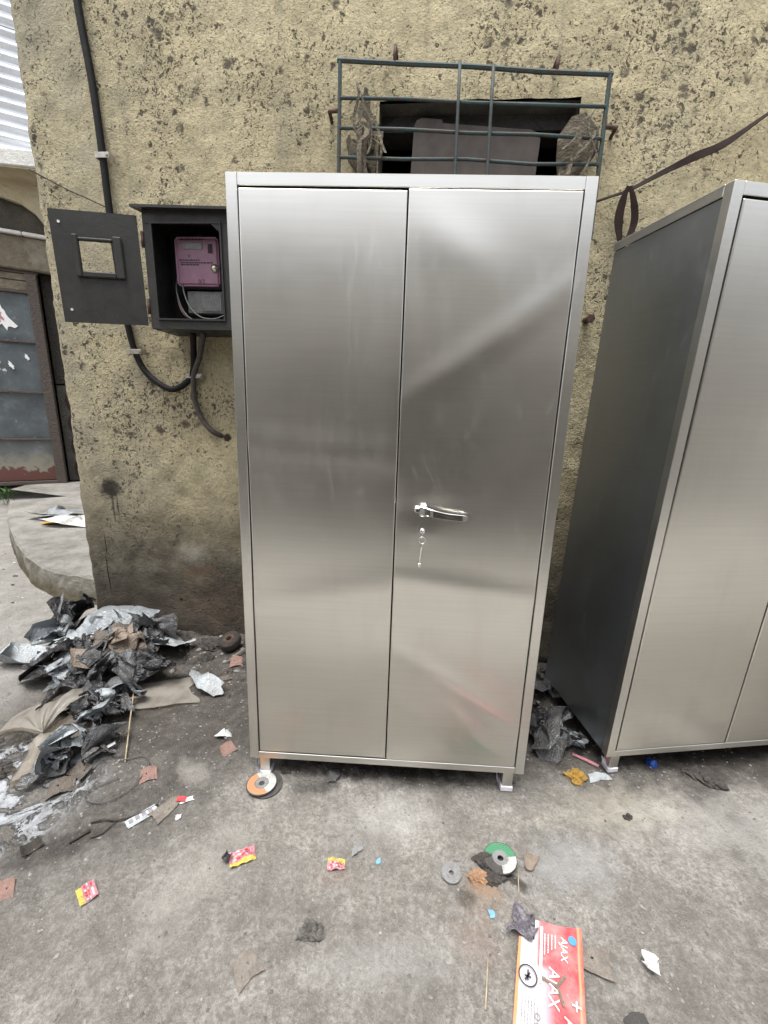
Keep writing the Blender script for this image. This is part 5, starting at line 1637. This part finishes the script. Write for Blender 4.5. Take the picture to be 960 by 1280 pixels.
clod('crumbly grey black clod of filings in the lower middle foreground', -0.15, 0.785, 0.028, 3, 0.5, simple('filings_clod', (0.105, 0.098, 0.09), 0.95, 0, 0.6, 80, 0.9, 0.006))
clod('bark-like strip of soil in front of the right cabinet, upper half', 1.235, 1.335, 0.035, 5, 0.4)
clod('bark-like strip of soil in front of the right cabinet, lower half', 1.27, 1.295, 0.038, 6, 0.4)
clod('black soil clod over the left rim of the green disc', 0.335, 0.978, 0.022, 7, 0.6)
clod('black soil clod at the lower edge of the green disc', 0.358, 0.928, 0.023, 8, 0.5)
clod('rust coloured clod left of the green disc', 0.318, 0.925, 0.024, 9, 0.45, simple('rusty_clod', (0.26, 0.155, 0.09), 0.95, 0, 0.4, 50, 0.6))
clod('small dark stone right of centre in the foreground', 0.87, 1.139, 0.012, 10, 0.7)
clod('dark clod against the wall left of the rubber wheel', -0.93, 2.03, 0.05, 11, 0.6)
clod('small dark clod below the clod by the wall', -0.90, 1.93, 0.03, 12, 0.6)
clod('dark clod right of the left front disc', -0.33, 1.27, 0.02, 13, 0.6)
clod('damp brown clod at the left edge of the wet patch', -1.45, 1.05, 0.06, 14, 0.3)
clod('low damp clod in the wet patch near the heap end', -1.40, 1.22, 0.055, 15, 0.35)


o_ = clod('tangled orange scourer near the right cabinet foot', 0.755, 1.287, 0.026, 23, 0.75, M['orangew'])
o_.name = 'scourer'; o_.data.name = 'scourer'; o_['category'] = 'scourer'


# grit: loose stones and crumbs, past counting
def grit(name, count, smin, smax, mats, sampler, seed, power=2.5):
    rn = np.random.RandomState(seed)
    base_v = np.array([(1, 0, 0), (-1, 0, 0), (0, 1, 0), (0, -1, 0), (0, 0, 1), (0, 0, -1)], float)
    base_f = [(0, 2, 4), (2, 1, 4), (1, 3, 4), (3, 0, 4), (2, 0, 5), (1, 2, 5), (3, 1, 5), (0, 3, 5)]
    pts = sampler(rn, count)
    z = ground_h(pts[:, 0], pts[:, 1])
    vs = []; fs = []; fm = []
    for i in range(len(pts)):
        s = smin + (smax - smin) * rn.rand() ** power
        v = base_v * rn.uniform(0.6, 1.4, (6, 1)) * s * np.array([1.2, 0.9, 0.55])
        a = rn.rand() * 6.28; c, sn = math.cos(a), math.sin(a)
        v = v @ np.array([[c, sn, 0], [-sn, c, 0], [0, 0, 1]])
        b = len(vs)
        vs += (v + np.array([pts[i, 0], pts[i, 1], z[i] + s * 0.15])).tolist()
        fs += [tuple(k_ + b for k_ in f) for f in base_f]
        fm += [rn.choice(len(mats), p=None)] * 8
    o = mobj(name, vs, fs, mats, fm=fm)
    tag(o, kind='stuff')
    return o


def s_near(rn, n_):
    x = rn.uniform(-1.6, 1.5, n_); y = 0.5 + 1.5 * rn.rand(n_) ** 1.3
    return np.stack([x, y], 1)


def s_wall(rn, n_):
    s = rn.uniform(0.25, 2.7, n_); d = 0.02 + 0.5 * rn.rand(n_) ** 1.4
    return np.stack([WO.x + math.cos(WYAW) * s + math.sin(WYAW) * d, WO.y + math.sin(WYAW) * s - math.cos(WYAW) * d], 1)


def s_lane(rn, n_):
    x = rn.uniform(-4.2, -1.6, n_); y = rn.uniform(1.4, 4.2, n_)
    k = (y < 0.0 - 0.95 * x + 0.45)
    return np.stack([x, y], 1)[k]


tag(grit('grit', 16000, 0.0008, 0.0055, [M['stonegrey'], M['stonegrey'], M['stonegrey'], M['gritmid'], M['gritpale']], s_near, 1, 4.5), 'loose grit and crumbs over the concrete ground', 'grit')
tag(grit('soil_crumbs', 1500, 0.002, 0.018, [M['soil'], M['soil'], M['soil'], M['stonegrey']], s_wall, 2, 3.0), 'black soil crumbs along the foot of the wall', 'soil')
tag(grit('gravel', 700, 0.003, 0.02, [M['stonegrey'], M['stonewhite'], M['soil']], s_lane, 3, 3.0), 'loose gravel on the pale lane at the left', 'gravel')


# ------------------------------------------------------------------ flattened red and white carton
def m_carton():
    t = NT('carton_print')
    sx = t.n('ShaderNodeSeparateXYZ'); t.l(t.tc.outputs['UV'], sx.inputs[0])
    u = t.math('ADD', sx.outputs['X'], t.math('MULTIPLY', t.math('SUBTRACT', t.noise(12, 3), 0.5), 0.05))
    c = t.ramp(u, [(0.0, (0.62, 0.24, 0.10)), (0.035, (0.62, 0.24, 0.10)), (0.05, (0.50, 0.53, 0.55)), (0.36, (0.52, 0.51, 0.53)), (0.50, (0.52, 0.22, 0.27)),
                   (0.58, (0.52, 0.06, 0.075)), (0.92, (0.50, 0.05, 0.06)), (0.94, (0.66, 0.30, 0.14)), (0.97, (0.55, 0.12, 0.06)), (1.0, (0.48, 0.06, 0.05))])
    band = t.mapr(sx.outputs['Y'], 0.30, 0.36, 1.0, 0.0)
    top = t.math('MULTIPLY', band, t.mapr(u, 0.28, 0.34, 0.0, 1.0))
    c = t.mix(t.math('MULTIPLY', top, t.mapr(u, 0.62, 0.60, 0, 1)), c, (0.52, 0.07, 0.085))
    c = t.mix(t.mapr(t.noise(16, 6, 0.7), 0.40, 0.72, 0, 0.55), c, (0.36, 0.32, 0.30))
    c = t.mix(t.mapr(t.noise(90, 4, 0.7), 0.62, 0.72, 0, 0.4), c, (0.5, 0.45, 0.44))
    return t.out(c, 0.5, 0, t.bump(t.noise(40, 4), 0.3, 0.004))


def carton():
    FL, FR = Vector((0.405, 0.828)), Vector((0.560, 0.806))
    vdir = Vector((-0.362, -0.932)); L = 0.30
    NL, NR = FL + vdir * L, FR + vdir * L
    zb = max(gz(0.45, 0.75), gz(0.5, 0.8), gz(0.42, 0.66), gz(0.5, 0.68)) + 0.004
    th = 0.010
    root = empty('carton', (FL.x, FL.y, zb))
    tag(root, 'flattened red and white printed carton lettered AJAX on the ground', 'carton')

    def P(u, v):
        a = FL * (1 - u) + FR * u; b = NL * (1 - u) + NR * u
        p = a * (1 - v) + b * v - FL
        return p
    nu, nv = 12, 20
    vs = []; fs = []; uv = []
    for j in range(nv + 1):
        for i in range(nu + 1):
            u, v = i / nu, j / nv
            p = P(u, v)
            z = th + 0.0022 * math.sin(u * 7 + v * 9) + 0.003 * float(vnoise(u * 3, v * 5, 3))
            vs.append((p.x, p.y, z)); uv.append((u, v))
    N = len(vs)
    for p in list(vs): vs.append((p[0], p[1], 0.0))
    uv += uv
    cut = lambda i, j: (u_of(i) + 1.15 * j / nv * 1.6) < 0.0
    edges = {}
    for j in range(nv):
        for i in range(nu):
            if (i + 0.5) / nu < 0.26 and (j + 0.5) / nv < 0.17 - 0.02 * i: continue   # torn-off corner
            q = [j * (nu + 1) + i, (j + 1) * (nu + 1) + i, (j + 1) * (nu + 1) + i + 1, j * (nu + 1) + i + 1]
            fs.append(tuple(q)); fs.append(tuple(k_ + N for k_ in q[::-1]))
            for a, b in zip(q, q[1:] + q[:1]):
                if (b, a) in edges: del edges[(b, a)]
                else: edges[(a, b)] = 1
    for a, b in edges: fs.append((b, a, a + N, b + N))
    mobj('carton_board', vs, fs, m_carton(), root, uvs=uv)

    def frame(u, v, rot90=True, dz=0.0055):
        p = P(u, v)
        ud = (FR - FL).normalized(); vd = vdir.normalized()
        X = Vector((vd.x, vd.y, 0)); Y = Vector((-vd.y, vd.x, 0))
        m = Matrix(((X.x, Y.x, 0, p.x), (X.y, Y.y, 0, p.y), (0, 0, 1, th + dz), (0, 0, 0, 1)))
        return m
    wt = M['cwhite']
    text_obj('lettering', 'AJAX', 0.023, wt, root, frame(0.66, 0.10))
    text_obj('lettering', 'AJAX', 0.034, wt, root, frame(0.48, 0.33))
    text_obj('lettering', 'AJAX', 0.034, wt, root, frame(0.70, 0.62))
    text_obj('lettering', '+', 0.040, wt, root, frame(0.78, 0.50))
    # small unreadable print as thin bars
    pr = MB(); pk = MB()

    def line(mb_, u0, u1, v0, v1):
        a, b, c, d = P(u0, v0), P(u1, v0), P(u1, v1), P(u0, v1)
        z = th + 0.0053
        mb_.add([(a.x, a.y, z), (b.x, b.y, z), (c.x, c.y, z), (d.x, d.y, z)], [(0, 3, 2, 1)])
    r = random.Random(5)
    for k in range(4):
        v = 0.10
        while v < 0.25 - 0.02 * k:
            l = r.uniform(0.008, 0.022); line(pr, 0.40 + 0.055 * k, 0.415 + 0.055 * k, v, v + l); v += l + 0.005
    for k in range(6):
        v = 0.55 + 0.02 * (k % 2)
        while v < 0.86:
            l = r.uniform(0.008, 0.03); line(pk, 0.10 + 0.045 * k, 0.112 + 0.045 * k, v, v + l); v += l + 0.006
    pr.build('small_print', wt, root); pk.build('small_print', M['ink2'], root)
    # white stripe, blue badge, black circle with a figure inside, three little circles, tan burst
    stp = MB(); line(stp, 0.335, 0.375, 0.05, 0.45); stp.build('white_stripe', wt, root)

    def ring(u, v, r0, r1, mat, n_=24, z=0.0056):
        p = P(u, v)
        vs_ = []; f_ = []
        for i in range(n_):
            a = 2 * math.pi * i / n_
            for r_ in (r0, r1): vs_.append((p.x + r_ * math.cos(a), p.y + r_ * math.sin(a), th + z))
        for i in range(n_): f_.append((2 * i, 2 * i + 1, (2 * i + 3) % (2 * n_), (2 * i + 2) % (2 * n_)))
        return mobj('printed_circle', vs_, f_, mat, root)
    ring(0.84, 0.115, 0.0005, 0.010, M['cblue'])
    ring(0.17, 0.42, 0.019, 0.022, M['ink'])
    fg = MB()
    for a, b in (((0.12, 0.42), (0.22, 0.43)), ((0.17, 0.38), (0.17, 0.45)), ((0.13, 0.45), (0.20, 0.40))):
        p, q = P(*a), P(*b); d = (q - p); nrm = Vector((-d.y, d.x)).normalized() * 0.0018
        z = th + 0.0057
        fg.add([(p.x - nrm.x, p.y - nrm.y, z), (q.x - nrm.x, q.y - nrm.y, z), (q.x + nrm.x, q.y + nrm.y, z), (p.x + nrm.x, p.y + nrm.y, z)], [(0, 1, 2, 3)])
        z += 0.0002
    fg.build('printed_figure', M['ink'], root)
    for v in (0.66, 0.715, 0.77): ring(0.33, v, 0.0045, 0.0065, M['ink2'], 14)
    # star-shaped tool outline
    tm_ = MB(); p = P(0.60, 0.45)
    for i in range(3):
        a = 0.6 + i * 2.09
        q = Vector((p.x + 0.035 * math.cos(a), p.y + 0.035 * math.sin(a))); d = (q - Vector((p.x, p.y))); nrm = Vector((-d.y, d.x)).normalized() * 0.003
        z = th + 0.0060 + 0.0002 * i
        tm_.add([(p.x - nrm.x, p.y - nrm.y, z), (q.x - nrm.x, q.y - nrm.y, z), (q.x + nrm.x, q.y + nrm.y, z), (p.x + nrm.x, p.y + nrm.y, z)], [(0, 1, 2, 3)])
    tm_.build('printed_burst', M['tanscrap'], root)


carton()
crumple('plastic_bag', 'crumpled dark see-through film on the torn corner of the red carton', 'plastic bag', 0.415, 0.812, 0.085, 0.075, m_sheet('smoky_film', (0.10, 0.09, 0.11), 0.15, 0, (0.35, 0.33, 0.35), 0.6, 60), 351, 11, 0.6, lift=0.006, res=14)

# hang the letter on its sheet: find the sheet's surface below the letter and lay the letter on it
bpy.context.view_layer.update()
dg = bpy.context.evaluated_depsgraph_get()
best = None
inv = sh.matrix_world.inverted()
lx, ly = -1.33, 1.97
for (x_, y_) in [(lx + dx, ly + dy) for dx in (0, 0.03, -0.03, 0.06, -0.06, -0.09) for dy in (0, -0.03, 0.03, -0.06)]:
    o_ = inv @ Vector((x_, y_, 1.0)); d_ = Vector((0, 0, -1))
    hit, co, nr, _ = sh.ray_cast(o_, d_)
    if hit:
        if nr.z < 0: nr = -nr
        if best is None or nr.z > best[1].z: best = (co.copy(), nr.copy())
if best:
    co, nr = best
    X = (Vector((1, 0.5, 0)) - nr * Vector((1, 0.5, 0)).dot(nr)).normalized(); Y = nr.cross(X)
    p = co + nr * 0.004 - X * 0.018 - Y * 0.015
    bl.parent = sh
    bl.matrix_local = Matrix(((X.x, Y.x, nr.x, p.x), (X.y, Y.y, nr.y, p.y), (X.z, Y.z, nr.z, p.z), (0, 0, 0, 1)))
else:
    bl.parent = sh
